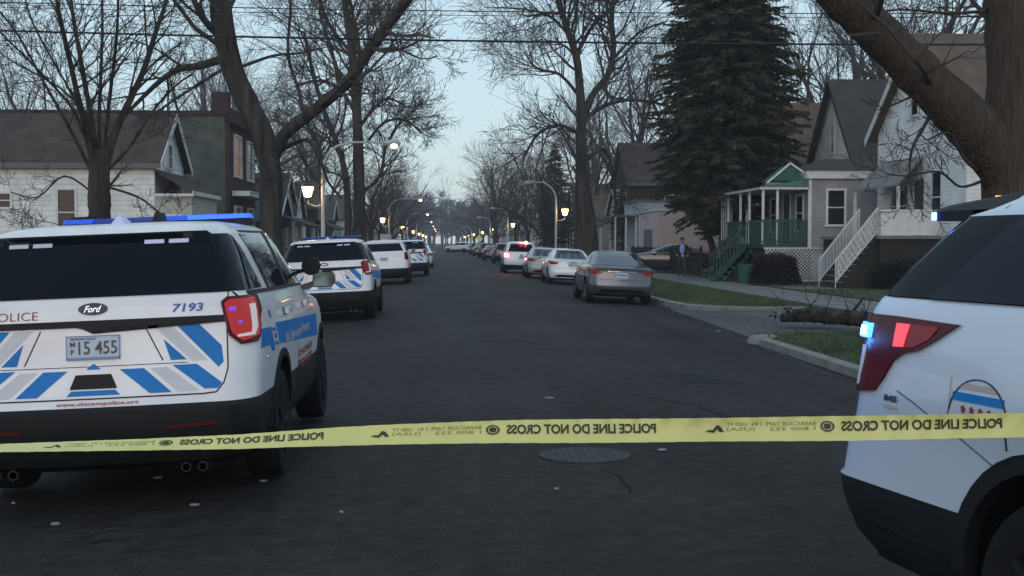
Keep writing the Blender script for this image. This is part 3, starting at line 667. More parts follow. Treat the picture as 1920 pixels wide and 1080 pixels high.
def civil(kind, name, label, cat, paint, loc, rz=0, group='cars parked along the street', lit=False, wheels_m='rim', plate=True, tl=None):
    B = {'sedan': SEDAN, 'cross': CROSS, 'suv': SUV}[kind]; root = thing(name, label, cat, loc, rz, group)
    wy = {'sedan': (.98, 3.76), 'cross': (.85, 3.5), 'suv': (1.19, 4.05)}[kind]; wr = {'sedan': .325, 'cross': .345, 'suv': .39}[kind]
    hw = {'sedan': .80, 'cross': .81, 'suv': .865}[kind]; zc = {'sedan': .24, 'cross': .5, 'suv': .60}[kind]
    cut_wheels(B.mesh(MB(), lambda z: 1 if z < zc else 0), [paint, M['black_plastic']], [(y, wr + .01) for y in wy], wr + .06, 1.0, 'body', root, .5)
    for y in wy:
        for sx in (1, -1): wheel(root, sx * hw, y, wr, wr, M[wheels_m], .22, sx, 6)
    if kind == 'sedan':
        patch(B, 'rear', [(-.66, 1.045), (.66, 1.045), (.50, 1.375), (-.50, 1.375)], 'rear_window', M['screen_glass'], root, off=.01, g=.07)
        patch(B, 'front', [(-.68, 1.05), (.68, 1.05), (.48, 1.38), (-.48, 1.38)], 'windscreen', M['screen_glass'], root, off=.01, g=.07)
    else:
        lo, hi, w0, w1 = (1.33, 1.64, .78, .64) if kind == 'suv' else (1.12, 1.50, .70, .56)
        patch(B, 'rear', [(-w0, lo), (w0, lo), (w1, hi), (-w1, hi)], 'rear_window', M['glass'], root, off=.006, g=.07)
        patch(B, 'front', [(-w0, lo - .05), (w0, lo - .05), (w1, hi), (-w1, hi)], 'windscreen', M['screen_glass'], root, off=.006, g=.07)
    for sx, side in ((1, 'side'), (-1, 'left')):
        if kind == 'sedan':
            ws = [[(1.10, 1.045), (2.0, 1.045), (1.98, 1.36), (1.62, 1.34)], [(2.08, 1.045), (3.22, 1.045), (2.62, 1.35), (2.06, 1.36)]]; mz, my, mx = 1.0, 3.0, .84
        elif kind == 'cross':
            ws = [[(.40, 1.15), (.95, 1.13), (.95, 1.50), (.75, 1.48)], [(1.03, 1.13), (1.85, 1.12), (1.82, 1.52), (1.03, 1.51)], [(1.93, 1.12), (3.0, 1.12), (2.5, 1.48), (1.90, 1.52)]]; mz, my, mx = 1.1, 2.95, .87
        else:
            ws = [[(.36, 1.325), (.95, 1.325), (.92, 1.66), (.58, 1.65)], [(1.05, 1.32), (2.08, 1.31), (2.02, 1.675), (1.02, 1.665)], [(2.18, 1.31), (3.22, 1.29), (2.62, 1.675), (2.12, 1.675)]]; mz, my, mx = 1.3, 3.1, .93
        for q in ws: patch(B, side, q, 'window', M['side_glass'], root, off=.004, g=.1)
        mirror_part(root, sx, my, mz, mx, paint)
        if kind == 'sedan':
            tlp = [(.56, .82), (.56, .885), (.74, .915), (1.0, .93), (1.06, .90), (1.0, .83), (.80, .79)]
            lens = 'tail_lit' if lit else 'tail_red'
        elif kind == 'cross':
            tlp = [(.66, .86), (.68, 1.0), (.95, 1.04), (1.0, 1.0), (.95, .84), (.75, .82)]; lens = 'brake' if lit else 'tail_red'
        else:
            tlp = [(.82, 1.0), (.82, 1.26), (1.02, 1.28), (1.04, 1.0), (.95, .95)]; lens = 'tail_dark'
        t = patch(B, 'wrap', [(sx * u, z) for u, z in tlp], 'tail_light', M[tl or lens], root, off=.014, depth=.03, g=.06)
        if kind == 'cross' and lit:
            cu = sum(p[0] for p in tlp) / len(tlp); cz = .93
            patch(B, 'wrap', [(sx * cu + .07 * cos(k * pi / 4), cz + .06 * sin(k * pi / 4)) for k in range(8)], 'bulb', M['brake_core'], t, off=.03, depth=.02)
        hz = {'sedan': .66, 'cross': .8, 'suv': .9}[kind]
        patch(B, 'front', [(sx * .45, hz), (sx * .78, hz + .02), (sx * .76, hz + .13), (sx * .48, hz + .09)], 'headlight', M['screen_glass'], root, off=.006)
        if kind == 'sedan':
            patch(B, 'rear', [(sx * .5, .30), (sx * .72, .32), (sx * .72, .345), (sx * .5, .325)], 'reflector', M['red_reflector'], root, off=.006)
    zb = {'sedan': (.30, .24), 'cross': (.52, .3), 'suv': (.6, .4)}[kind]
    if kind == 'sedan':
        patch(B, 'rear', [(-.70, .21), (.70, .21), (.62, .37), (.50, .40), (-.50, .40), (-.62, .37)], 'bumper', M['black_plastic'], root, off=.006, g=.1)
        tr = MB(); patch(B, 'rear', [(-.40, .875), (.40, .875), (.40, .895), (-.40, .895)], None, None, None, off=.008, mb=tr); tr.build('trunk_trim', M['chrome'], root)
        se = MB(); patch(B, 'rear', [(-.62, .655), (.62, .655), (.62, .663), (-.62, .663)], None, None, None, off=.003, mb=se)
        for sx in (1, -1): patch(B, 'rear', [(sx * .62, .655), (sx * .628, .655), (sx * .66, .84), (sx * .652, .84)], None, None, None, off=.003, mb=se)
        se.build('trunk_seam', M['black_plastic'], root)
    if kind == 'cross' and lit:
        q = MB(); q.box(-.12, .36, 1.56, .12, .44, 1.60); q.build('brake_lamp', M['brake'], root)
        q = MB(); q.lathe([(.001, -.07), (.05, -.05), (.07, 0), (.05, .05), (.001, .07)], (.25, .40, 1.60), 'z', 12); q.build('strobe', M['brake_core'], root)
    pz = {'sedan': .72, 'cross': .74, 'suv': .95}[kind]
    if plate:
        pl = patch(B, 'rear', [(-.155, pz), (.155, pz), (.155, pz + .14), (-.155, pz + .14)], 'number_plate', M['plate'], root, off=.012, depth=.01)
        pb = MB(); patch(B, 'rear', [(-.13, pz + .04), (.13, pz + .04), (.13, pz + .10), (-.13, pz + .10)], None, None, None, off=.014, depth=.003, mb=pb); pb.build('plate_digits', M['plate_blue'], pl)
    return root
# ------------------------------------------------------------------ ground, road, kerbs
def road_z(x): return -.14 * ((x - 1.3) / 4.8) ** 2

def asphalt(name, base, blotch=.22):
    m = bpy.data.materials.new(name); m.use_nodes = True; n = m.node_tree.nodes; l = m.node_tree.links; b = n['Principled BSDF']
    tc = n.new('ShaderNodeTexCoord'); b.inputs['Roughness'].default_value = .72; b.inputs['Specular IOR Level'].default_value = .06
    def noise(sc, det=5, src=None, dist=0):
        t = n.new('ShaderNodeTexNoise'); t.inputs['Scale'].default_value = sc; t.inputs['Detail'].default_value = det; t.inputs['Distortion'].default_value = dist
        l.new(src or tc.outputs['Object'], t.inputs['Vector']); return t
    def rng(src, a, c, d, e):
        r = n.new('ShaderNodeMapRange'); r.inputs['From Min'].default_value = a; r.inputs['From Max'].default_value = c
        r.inputs['To Min'].default_value = d; r.inputs['To Max'].default_value = e; l.new(src, r.inputs[0]); return r.outputs[0]
    def mul(a, c):
        x = n.new('ShaderNodeMath'); x.operation = 'MULTIPLY'; l.new(a, x.inputs[0]); l.new(c, x.inputs[1]); return x.outputs[0]
    big = rng(noise(.35, 6, dist=.6).outputs[0], .3, .7, 1 - blotch, 1 + blotch)
    mp = n.new('ShaderNodeMapping'); mp.inputs['Scale'].default_value = (1.1, .06, 1); l.new(tc.outputs['Object'], mp.inputs[0])
    lane = rng(noise(1.0, 4, mp.outputs[0]).outputs[0], .3, .7, .80, 1.25)
    fine = rng(noise(110, 3).outputs[0], .3, .72, .4, 1.75)
    mid = rng(noise(7, 9, dist=.5).outputs[0], .3, .7, .66, 1.38)
    v = mul(mul(big, lane), mul(fine, mid))
    # cracks: distorted cell edges, only where a second noise lets them
    nd = noise(1.3, 5); ad = n.new('ShaderNodeVectorMath'); ad.operation = 'ADD'; sc = n.new('ShaderNodeVectorMath'); sc.operation = 'SCALE'; sc.inputs['Scale'].default_value = .9
    l.new(nd.outputs['Color'], sc.inputs[0]); l.new(tc.outputs['Object'], ad.inputs[0]); l.new(sc.outputs[0], ad.inputs[1])
    vo = n.new('ShaderNodeTexVoronoi'); vo.feature = 'DISTANCE_TO_EDGE'; vo.inputs['Scale'].default_value = .33; l.new(ad.outputs[0], vo.inputs['Vector'])
    ck = rng(vo.outputs['Distance'], .0, .008, .35, 1.0)
    ms = rng(noise(.5, 2).outputs[0], .50, .56, 0, 1)
    mx = n.new('ShaderNodeMix'); mx.data_type = 'FLOAT'; mx.inputs[2].default_value = 1; l.new(ms, mx.inputs[0]); l.new(ck, mx.inputs[3])
    v = mul(v, mx.outputs[0])
    x = n.new('ShaderNodeMix'); x.data_type = 'RGBA'; x.blend_type = 'MULTIPLY'; x.inputs[0].default_value = 1; x.inputs[6].default_value = (*base, 1)
    l.new(v, x.inputs[7]); l.new(x.outputs[2], b.inputs['Base Color'])
    bp = n.new('ShaderNodeBump'); bp.inputs['Strength'].default_value = .45; bp.inputs['Distance'].default_value = .012
    l.new(noise(60, 4).outputs[0], bp.inputs['Height']); l.new(bp.outputs[0], b.inputs['Normal'])
    b.inputs['Roughness'].default_value = .66
    return m
M['asphalt'] = asphalt('asphalt', (.0245, .0225, .0218), .20)
M['alley'] = asphalt('alley_concrete', (.085, .085, .085), .18)
M['concrete'] = mat('concrete', (.14, .14, .135), .85, var=.2, vscale=2.2, bump=.3, bscale=40)
M['kerb'] = mat('kerb_concrete', (.18, .18, .17), .85, var=.3, vscale=2.5, bump=.4, bscale=30)
M['grass'] = mat('lawn', (.032, .043, .018), .95, var=.45, vscale=.9, bump=1, bscale=60)
M['blade'] = mat('grass_blade', (.050, .078, .026), .8, var=.5, vscale=1.1)
M['soil'] = mat('soil', (.018, .016, .013), .95, var=.4, vscale=2, bump=.6, bscale=20)

g = MB(); g.add([(-1500, -300, -.45), (1500, -300, -.45), (1500, 2600, -.45), (-1500, 2600, -.45)], [(0, 1, 2, 3)])
tag(g.build('ground', M['soil']), kind='structure')
r = MB(); xs = [-3.9 + 10.5 * i / 24 for i in range(25)]; ys = [-30, -10, 0, 5, 10, 15, 20, 30, 40, 60, 90, 140, 220, 340, 700]
r.add([(x, y, road_z(x)) for y in ys for x in xs], [(j * 25 + i, j * 25 + i + 1, (j + 1) * 25 + i + 1, (j + 1) * 25 + i) for j in range(len(ys) - 1) for i in range(24)])
tag(r.build('road', M['asphalt'], smooth=True), kind='structure')
def slab(name, poly, z, m, d=.5, kind='structure'):
    s = MB(); s.prism([(x, y, z) for x, y in poly], (0, 0, -d)); return tag(s.build(name, m), kind=kind)
# left side
slab('verge', [(-3.85, -30), (-3.85, 700), (-6.3, 700), (-6.3, -30)], .0, M['grass'])
slab('sidewalk', [(-6.3, -30), (-6.3, 700), (-8.0, 700), (-8.0, -30)], .03, M['concrete'])
slab('lawn', [(-8.0, -30), (-8.0, 700), (-90, 700), (-90, -30)], .05, M['grass'])
# right side
near = [(5.18, -30), (5.30, 14), (5.38, 20.2), (5.6, 20.9), (6.1, 21.4), (9.3, 21.7), (9.3, -30)]
far_k = [(9.3, 30.1), (7.6, 30.3), (6.8, 30.8), (6.35, 31.7), (6.2, 33.5), (6.2, 40), (6.3, 60), (6.35, 700)]
slab('verge', near, .02, M['grass'])
slab('verge', far_k + [(9.3, 700)], .02, M['grass'])
slab('sidewalk', [(9.3, -30), (11.4, -30), (11.4, 700), (9.3, 700)], .055, M['concrete'])
slab('lawn', [(11.4, -30), (90, -30), (90, 21.7), (11.4, 21.7)], .09, M['grass'])
slab('lawn', [(11.4, 30.1), (90, 30.1), (90, 700), (11.4, 700)], .09, M['grass'])
slab('path', [(11.4, 40.2), (13.2, 40.2), (13.2, 42.4), (11.4, 42.4)], .095, M['concrete'], .1)
al = MB(); al.add([(5.5, 20.6, road_z(5.5) + .004), (9.3, 21.3, .03), (9.3, 30.4, .03), (5.9, 32.2, road_z(5.9) + .004)], [(0, 1, 2, 3)])
al.add([(11.4, 21.2, .05), (60, 21.2, .05), (60, 30.6, .05), (11.4, 30.6, .05)], [(0, 1, 2, 3)])
tag(al.build('alley', M['alley']), kind='structure')
jt = MB()
for k in range(60):
    y = 2 + 1.8 * k
    if not 21 < y < 30.6: jt.box(9.32, y, .0552, 11.38, y + .015, .058)
tag(jt.build('sidewalk_joint', M['soil']), kind='structure')
def kerb(pts, out, name='kerb', w=.17, z=.035):
    """kerb stones along the road edge; out = side of the road"""
    s = MB(); L = []; R = []
    for i, p in enumerate(pts):
        a = Vector(pts[max(i - 1, 0)]); c = Vector(pts[min(i + 1, len(pts) - 1)]); d = (c - a).normalized(); nrm = Vector((-d.y, d.x)) * out
        L.append(Vector(p)); R.append(Vector(p) + nrm * w)
    n = len(pts)
    for i in range(n): s.v += [(L[i].x, L[i].y, z - .002), (R[i].x, R[i].y, z - .015), (R[i].x, R[i].y, -.3), (R[i].x - (R[i].x - L[i].x) * 0, R[i].y, -.31)]
    for i in range(n - 1):
        a = i * 4; b = a + 4; s.f += [(a, a + 1, b + 1, b), (a + 1, a + 2, b + 2, b + 1)]; s.m += [0, 0]
    for e in (0, n - 1): s.f.append((e * 4, e * 4 + 1, e * 4 + 2)); s.m.append(0)
    return tag(s.build(name, M['kerb'], smooth=True, angle=50), kind='structure')
def dense(pts, st=2.5):
    o = []
    for a, b in zip(pts[:-1], pts[1:]):
        n = max(1, min(60, int(math.dist(a, b) / st)))
        for k in range(n): o.append((lerp(a[0], b[0], k / n) + random.uniform(-.012, .012), lerp(a[1], b[1], k / n)))
    return o + [pts[-1]]
random.seed(4)
kerb(dense(near[:6]), 1); kerb(far_k, 1, z=.035); kerb([(-3.85, -30), (-3.85, 60), (-3.85, 700)], -1 if 0 else 1)
# broken end of the near kerb
kb = MB(); kb.lathe([(.30, -.32), (.30, -.06), (.26, .02), (.15, .055), (.001, .065)], (5.42, 20.75, 0), 'z', 18); tag(kb.build('kerb_end', M['kerb'], smooth=True, angle=50), kind='structure')

# grass blades on the verges (one mass)
random.seed(8); gb = MB()
def blades(n, x0, x1, y0, y1, z, inside=None):
    for _ in range(n):
        x = random.uniform(x0, x1); y = random.uniform(y0, y1)
        if inside and not inside(x, y): continue
        h = random.uniform(.03, .085); a = random.uniform(0, pi); w = random.uniform(.012, .02); dx, dy = cos(a) * w, sin(a) * w
        lx, ly = random.uniform(-.03, .03), random.uniform(-.03, .03)
        gb.add([(x - dx, y - dy, z), (x + dx, y + dy, z), (x + lx, y + ly, z + h)], [(0, 1, 2)])
blades(16000, 6.3, 9.3, 30.5, 60, .02, lambda x, y: x > 6.35 + max(0, 33 - y) * .5)
blades(6000, 5.4, 9.3, 12, 21.4, .02); blades(6000, 11.4, 20, 31, 60, .09)
tag(gb.build('grass', M['blade']), kind='stuff')

# manhole cover, litter, twigs on the road
def put_z(x, y): return road_z(x)
mh = MB(); mx_, my_ = 1.07, 9.33
mh.lathe([(.34, -.02), (.34, .006), (.315, .006), (.312, .001), (.30, .001), (.297, .006), (.001, .006)], (0, 0, 0), 'z', 40)
for i in range(-5, 6):
    for j in range(-5, 6):
        if math.hypot(i, j) < 5.2 and (i + j) % 2: mh.box(i * .052 - .015, j * .052 - .015, .004, i * .052 + .015, j * .052 + .015, .0105)
M['iron'] = mat('cast_iron', (.024, .023, .022), .7, 0, var=.3, vscale=12)
tag(mh.build('manhole_cover', M['iron'], loc=(mx_, my_, put_z(mx_, 0) + .003)), 'round cast iron cover set in the asphalt just beyond the yellow tape', 'manhole cover')
M['patch'] = asphalt('tar_patch', (.016, .017, .019), .1)
M['paper'] = mat('paper', (.26, .26, .27), .8)
random.seed(3)
def road_pt(px, py):
    Y = 1.6 * 2350 / (py - 455); 
    for _ in range(4): w = W(px, py, Y); Y *= (1.6 - road_z(w.x)) / (1.6 - w.z)
    return W(px, py, Y)
def ribbon(name, pts, w, m, dz=.003, jit=.3):
    q = MB(); P = [road_pt(x, y) for x, y in pts]; R = []
    for a, b in zip(P[:-1], P[1:]):
        n = max(2, int((b - a).length / .09))
        for k in range(n): R.append(a.lerp(b, k / n) + Vector((random.gauss(0, .012), random.gauss(0, .012), 0)))
    R.append(P[-1])
    for i, p in enumerate(R):
        d = R[min(i + 1, len(R) - 1)] - R[max(i - 1, 0)]; nn = Vector((-d.y, d.x, 0)).normalized() * w * random.uniform(1 - jit, 1 + jit) / 2
        for c in (p - nn, p + nn): q.v.append((c.x, c.y, road_z(c.x) + dz))
    for i in range(len(R) - 1): q.f.append((2 * i, 2 * i + 1, 2 * i + 3, 2 * i + 2)); q.m.append(0)
    return tag(q.build(name, m), kind='structure')
M['crack'] = mat('crack_dark', (.0125, .0118, .0115), .9, spec=.05); M['dust'] = mat('road_dust', (.045, .044, .043), .9, spec=.1, var=.5, vscale=8)  # dark tone of cracks and tar seams, pale tone of dust
random.seed(12)
for pts, w in (([(1130, 880), (1165, 895), (1180, 925)], .011), ([(905, 590), (950, 592), (1000, 596)], .10), ([(1450, 690), (1480, 694), (1515, 694)], .03),
               ([(700, 660), (860, 664), (1010, 655), (1180, 668)], .02), ([(1120, 560), (1200, 590), (1290, 640)], .02), 
               ([(1180, 740), (1300, 760), (1420, 800)], .014), ([(1290, 700), (1340, 712)], .012)):
    ribbon('road_crack', pts, w, M['crack'])
for pts, w in (([(1330, 622), (1400, 640), (1480, 672), (1560, 706)], .16), ([(1290, 585), (1350, 600), (1400, 612)], .10), ([(150, 1008), (210, 992), (262, 996)], .05)):
    ribbon('road_dirt', pts, w, M['dust'], .004, .8)
for pts, w in (([(165, 1020), (205, 1012), (235, 1018)], .07), ([(1240, 700), (1300, 712), (1370, 720)], .5), ([(880, 640), (1010, 642)], .6)):
    ribbon('tar_patch', pts, w, M['patch'], .002, .35)
LIT = [(365, 948, .05, 'crumpled white paper scrap in front of the police SUV rear'), (103, 984, .045, 'small white scrap near the lower left of the road'),
       (495, 903, .05, 'flat pale scrap behind the rear wheel of the near police SUV'), (295, 897, .05, 'dull pale scrap lying under the rear bumper of the near police SUV'),
       (1030, 747, .10, 'long thin white scrap in the middle of the road beyond the tape'), (1044, 918, .03, 'tiny pale scrap on the road left below the manhole cover'),
       (1240, 845, .06, 'faint pale scrap right of the manhole cover'), (1345, 621, .10, 'white scrap on the road by the alley mouth'),
       (1516, 662, .09, 'white litter against the near kerb'), (1556, 673, .11, 'pale litter in the gutter nearest the parked SUV with the strobe'),
       (25, 945, .02, 'tiny white speck at the left edge of the road'), (640, 962, .02, 'tiny white speck in the empty lane below the tape')]
for px, py, s, lab in LIT:
    p = road_pt(px, py); q = MB(); n = 7; s *= .62; top = [(s * random.uniform(.7, 1.2) * cos(2 * pi * k / n), s * .8 * random.uniform(.7, 1.2) * sin(2 * pi * k / n), random.uniform(.004, .012)) for k in range(n)]
    q.add([(x * .9, y * .9, 0) for x, y, z in top] + top + [(0, 0, .014)], [(i, (i + 1) % n, n + (i + 1) % n, n + i) for i in range(n)] + [(n + i, n + (i + 1) % n, 2 * n) for i in range(n)])
    tag(q.build('paper_scrap', M['paper'], loc=(p.x, p.y, put_z(p.x, 0) + .002)), lab, 'litter', 'litter on the road')
M['bark'] = mat('bark', (.050, .044, .040), .95, spec=.1, var=.55, vscale=5, bump=1.0, bscale=9, bdist=.06, stretch=(1, 1, .16))
M['bark_brown'] = mat('bark_brown', (.066, .052, .042), .95, spec=.1, var=.30, vscale=22, bump=1.0, bscale=24, bdist=.05, stretch=(1, 1, .09))
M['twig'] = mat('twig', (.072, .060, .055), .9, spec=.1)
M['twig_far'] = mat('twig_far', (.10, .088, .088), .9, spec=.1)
for px, py, dx, dy, lab in ((1022, 722, .12, .35, 'thin dark twig on the road beyond the tape'), (1060, 600, .9, .05, 'dark tar seam across the road behind the parked cars')):
    p = road_pt(px, py)
    if 'twig' in lab: tag(MB().tube([(p.x, p.y, put_z(p.x, 0) + .012), (p.x + dx * .5, p.y + dy * .4, put_z(p.x, 0) + .03), (p.x + dx, p.y - dy, put_z(p.x, 0) + .012)], .008, 5).build('twig', M['twig']), lab, 'twig')

# ------------------------------------------------------------------ trees
def tri_tube(mb, pts, rads, n=3):
    b = len(mb.v); prev = Vector((1, .3, .1)); K = len(pts)
    for i in range(K):
        d = (pts[min(i + 1, K - 1)] - pts[max(i - 1, 0)])
        if d.length < 1e-6: d = Vector((0, 0, 1))
        d.normalize(); r = prev - d * prev.dot(d)
        if r.length < 1e-3: r = d.orthogonal()
        r.normalize(); u = d.cross(r)
        for k in range(n):
            a = 2 * pi * k / n; q = pts[i] + (r * cos(a) + u * sin(a)) * rads[i]; mb.v.append((q.x, q.y, q.z))
    for i in range(K - 1):
        for k in range(n): mb.f.append((b + i * n + k, b + i * n + (k + 1) % n, b + (i + 1) * n + (k + 1) % n, b + (i + 1) * n + k)); mb.m.append(0)

def grow(T, C, p, d, L, r, lev, maxlev, kids, rg, up=.10, wob=.16, tlev=1, rmin=.006, spread=(.5, .95)):
    segs = 6 if lev <= 1 else 4 if lev == 2 else 3
    pts = [p.copy()]; rads = [r]; d = d.normalized(); dirs = [d.copy()]
    for i in range(segs):
        d = (d + Vector((rg.gauss(0, wob), rg.gauss(0, wob), rg.gauss(0, wob) + up))).normalized()
        p = p + d * (L / segs); pts.append(p.copy()); dirs.append(d.copy()); rads.append(max(rmin, r * (1 - .72 * (i + 1) / segs)))
    n = 8 if r > .09 else 5 if r > .03 else 3
    tri_tube(T if lev <= tlev else C, pts, rads, n)
    if lev >= maxlev: return
    nk = kids[lev]
    for k in range(nk):
        t = .22 + .78 * (k + rg.random()) / nk; f = t * segs; i = min(int(f), segs - 1); q = pts[i].lerp(pts[i + 1], f - i); dd = dirs[i]
        ax = dd.orthogonal().normalized(); ax.rotate(Matrix.Rotation(rg.uniform(0, 2 * pi), 3, dd))
        a = rg.uniform(*spread); nd = dd * cos(a) + ax * sin(a)
        rr = max(rmin, (rads[i] * (1 - f + i) + rads[i + 1] * (f - i)) * rg.uniform(.5, .68))
        grow(T, C, q, nd, L * rg.uniform(.42, .68) * (1.1 - .35 * t), rr, lev + 1, maxlev, kids, rg, up, wob, tlev, rmin, spread)

def tree_proto(seed, H, r0, fork=.28, kids=(7, 8, 7, 6), rmin=.008, limbs=6, lean=0, spread=(.45, .85)):
    rg = random.Random(seed); T, C = MB(), MB(); hf = H * fork
    base = [Vector((0, 0, -.1)), Vector((lean * .1, 0, .25)), Vector((lean * .3, .05, hf * .5)), Vector((lean * .6, 0, hf))]
    tri_tube(T, base, [r0 * 1.45, r0 * 1.1, r0 * .95, r0 * .9], 12)
    p = base[-1]
    for k in range(limbs):
        a = 2 * pi * (k + rg.random() * .6) / limbs; tilt = rg.uniform(.18, .70) if k else .05
        d = Vector((sin(tilt) * cos(a), sin(tilt) * sin(a), cos(tilt)))
        grow(T, C, p - Vector((0, 0, rg.uniform(0, hf * .25))), d, H * rg.uniform(.45, .66), r0 * rg.uniform(.42, .62), 1, 4, kids, rg, .07, .13, 1, rmin, spread)
    return T, C
def make_tree(name, T, C, label, loc, rz=0, sc=1, group=None, bark='bark', twig='twig'):
    root = thing(name, label, 'tree', loc, rz, group); root.scale = (sc, sc, sc)
    T.build('trunk', M[bark], root, smooth=True); C.build('crown', M[twig], root); return root

def hero_tree(name, label, Y, paths, seed, kids, maxlev=4, bark='bark', rmin=.006, group=None, twlen=1.0, base_z=-.1):
    """paths: (pixel points, width0, width1 px, children, child length m, depth drift)"""
    rg = random.Random(seed); mpp = Y / 2350; T, C = MB(), MB(); p0 = W(*paths[0][0][0], Y); root_loc = Vector((p0.x, Y, 0))
    for pi_, (px, w0, w1, nk, cl, drift) in enumerate(paths):
        P = [W(x, y, Y + drift * i / max(1, len(px) - 1)) - root_loc for i, (x, y) in enumerate(px)]
        if pi_ == 0: P[0].z = base_z; 
        # resample smooth
        Q = []; R = []
        n = len(P)
        for i in range(n - 1):
            a = P[max(i - 1, 0)]; b = P[i]; c = P[i + 1]; d = P[min(i + 2, n - 1)]
            for k in range(4):
                t = k / 4; Q.append(.5 * ((2 * b) + (c - a) * t + (2 * a - 5 * b + 4 * c - d) * t * t + (3 * b - a - 3 * c + d) * t ** 3))
        Q.append(P[-1]); K = len(Q)
        for i in range(K):
            w = (lerp(w0, w1, i / (K - 1)) if not isinstance(w0, list) else lerp(w0[min(i // 4, n - 1)], w0[min(i // 4 + 1, n - 1)], (i % 4) / 4)) * mpp / 2 * (1 + .035 * rg.gauss(0, 1))
            if pi_ == 0 and i < 3: w *= 1.3 - .12 * i
            R.append(w)
        tri_tube(T, Q, R, 16 if R[0] > .2 else 10)
        for k in range(nk):
            f = (.25 if pi_ else .5) + (.75 if pi_ else .5) * (k + rg.random()) / nk; ii = min(int(f * (K - 1)), K - 2); q = Q[ii].lerp(Q[ii + 1], f * (K - 1) - ii); dd = (Q[ii + 1] - Q[ii]).normalized()
            ax = dd.orthogonal().normalized(); ax.rotate(Matrix.Rotation(rg.uniform(0, 2 * pi), 3, dd)); a = rg.uniform(.5, 1.1)
            grow(T, C, q, dd * cos(a) + ax * sin(a), cl * rg.uniform(.6, 1.15), min(R[ii] * .5, .02 + cl * .014), 2, maxlev, kids, rg, .05, .17, 1, rmin)
    root = thing(name, label, 'tree', root_loc, 0, group)
    T.build('trunk', M[bark], root, smooth=True); C.build('crown', M['twig'], root); return root

hero_tree('bare_tree', 'large bare tree leaning left with one long limb reaching right over the road', 34, [
    ([(508, 470), (508, 400), (507, 320), (490, 250), (462, 190), (436, 130), (420, 60), (412, 0), (404, -90), (392, -200)], 45, 38, 6, 4, 0),
    ([(508, 300), (535, 250), (585, 210), (645, 160), (690, 98), (732, 42), (768, -6), (815, -70), (850, -140)], 26, 11, 12, 3.0, -4),
    ([(420, 110), (372, 124), (335, 130), (300, 152), (255, 195), (215, 238)], 17, 5, 8, 1.6, 2),
    ([(415, 70), (385, 40), (368, 10), (352, -30)], 16, 8, 6, 2, -1), ([(440, 130), (510, 105), (560, 100), (600, 90)], 7, 3, 4, 1.2, 2),
    ([(432, 120), (385, 150), (330, 185), (285, 215), (260, 215)], 7, 3, 4, 1, -1), ([(690, 98), (740, 90), (790, 110), (820, 105)], 5, 2, 5, 1.0, 1),
    ([(570, 220), (560, 170), (540, 100), (545, 0), (530, -80)], 8, 4, 8, 2, 3), ([(640, 163), (620, 90), (600, 20), (610, -60)], 9, 4, 9, 2, 2),
    ([(768, -6), (830, -40), (900, -30), (960, 10)], 6, 2, 8, 1.6, 1), ([(520, 285), (575, 262), (600, 300), (615, 340), (640, 372)], 9, 4, 5, 1.2, 0)], 11, (0, 0, 6, 6), 4)
hero_tree('bare_tree', 'bare tree with many upright stems in front of the white house with the brown roof', 21, [
    ([(187, 520), (187, 420), (186, 370), (186, 325), (190, 280)], 44, 36, 3, 1, 0),
    ([(176, 330), (165, 250), (148, 190), (128, 100), (108, 10), (90, -120)], 14, 5, 12, 1.6, -1), ([(182, 320), (172, 230), (158, 150), (142, 60), (132, -10), (125, -120)], 12, 5, 10, 1.6, 1),
    ([(188, 310), (186, 220), (190, 120), (192, 40), (190, -60)], 8, 4, 9, 1.5, 1.6), ([(192, 310), (200, 230), (212, 130), (220, 50), (222, -60)], 8, 4, 9, 1.5, -1.2),
    ([(196, 320), (215, 250), (245, 185), (270, 130), (292, 60), (312, 0), (330, -90)], 15, 6, 12, 1.5, .5), ([(170, 320), (130, 240), (80, 150), (30, 60), (-20, 0)], 7, 3, 10, 1.4, .5),
    ([(172, 300), (140, 210), (70, 130), (0, 60)], 6, 3, 9, 1.3, -1.5), ([(200, 320), (240, 280), (285, 210), (330, 160), (360, 140)], 7, 3, 8, 1, 1), ([(188, 310), (160, 230), (120, 150), (60, 40), (40, -40)], 6, 3, 9, 1.4, 2),
    ([(180, 400), (140, 420), (100, 432), (60, 455)], 5, 2, 4, .7, -.5), ([(200, 350), (260, 370), (300, 400), (330, 420)], 5, 2, 5, .8, -.5), ([(172, 360), (120, 330), (70, 370), (20, 360)], 4, 2, 5, .7, 1)], 5, (0, 0, 5, 5), 4, rmin=.004)
hero_tree('bare_tree', 'massive ridged trunk at the right edge with a thick limb slanting up left', 16, [
    ([(1925, 640), (1918, 500), (1915, 380), (1918, 250), (1922, 120), (1915, 0), (1905, -150), (1890, -300)], 158, 124, 3, 3, 0),
    ([(1900, 350), (1850, 268), (1792, 205), (1735, 150), (1665, 80), (1600, 18), (1535, -45), (1450, -150)], 102, 62, 4, 2.2, -1.0),
    ([(1795, 235), (1752, 215), (1728, 245), (1712, 275), (1706, 300)], 9, 5, 6, .7, -.6), ([(1850, 330), (1810, 300), (1780, 250), (1740, 262)], 9, 3, 4, .6, -1),
    ([(1706, 300), (1706, 340), (1712, 380)], 4, 2, 4, .5, 0), ([(1850, 20), (1780, 25), (1700, 18), (1650, 22)], 7, 3, 6, .7, 1),
    ([(1840, 340), (1800, 350), (1760, 322), (1700, 330), (1660, 325)], 6, 2, 6, .6, -.8), ([(1745, 160), (1690, 190), (1650, 205)], 5, 2, 5, .5, -.5), ([(1880, 60), (1830, 10), (1790, -40)], 12, 5, 8, 1, 1)], 21, (0, 0, 4, 4), 4, bark='bark_brown', rmin=.004)
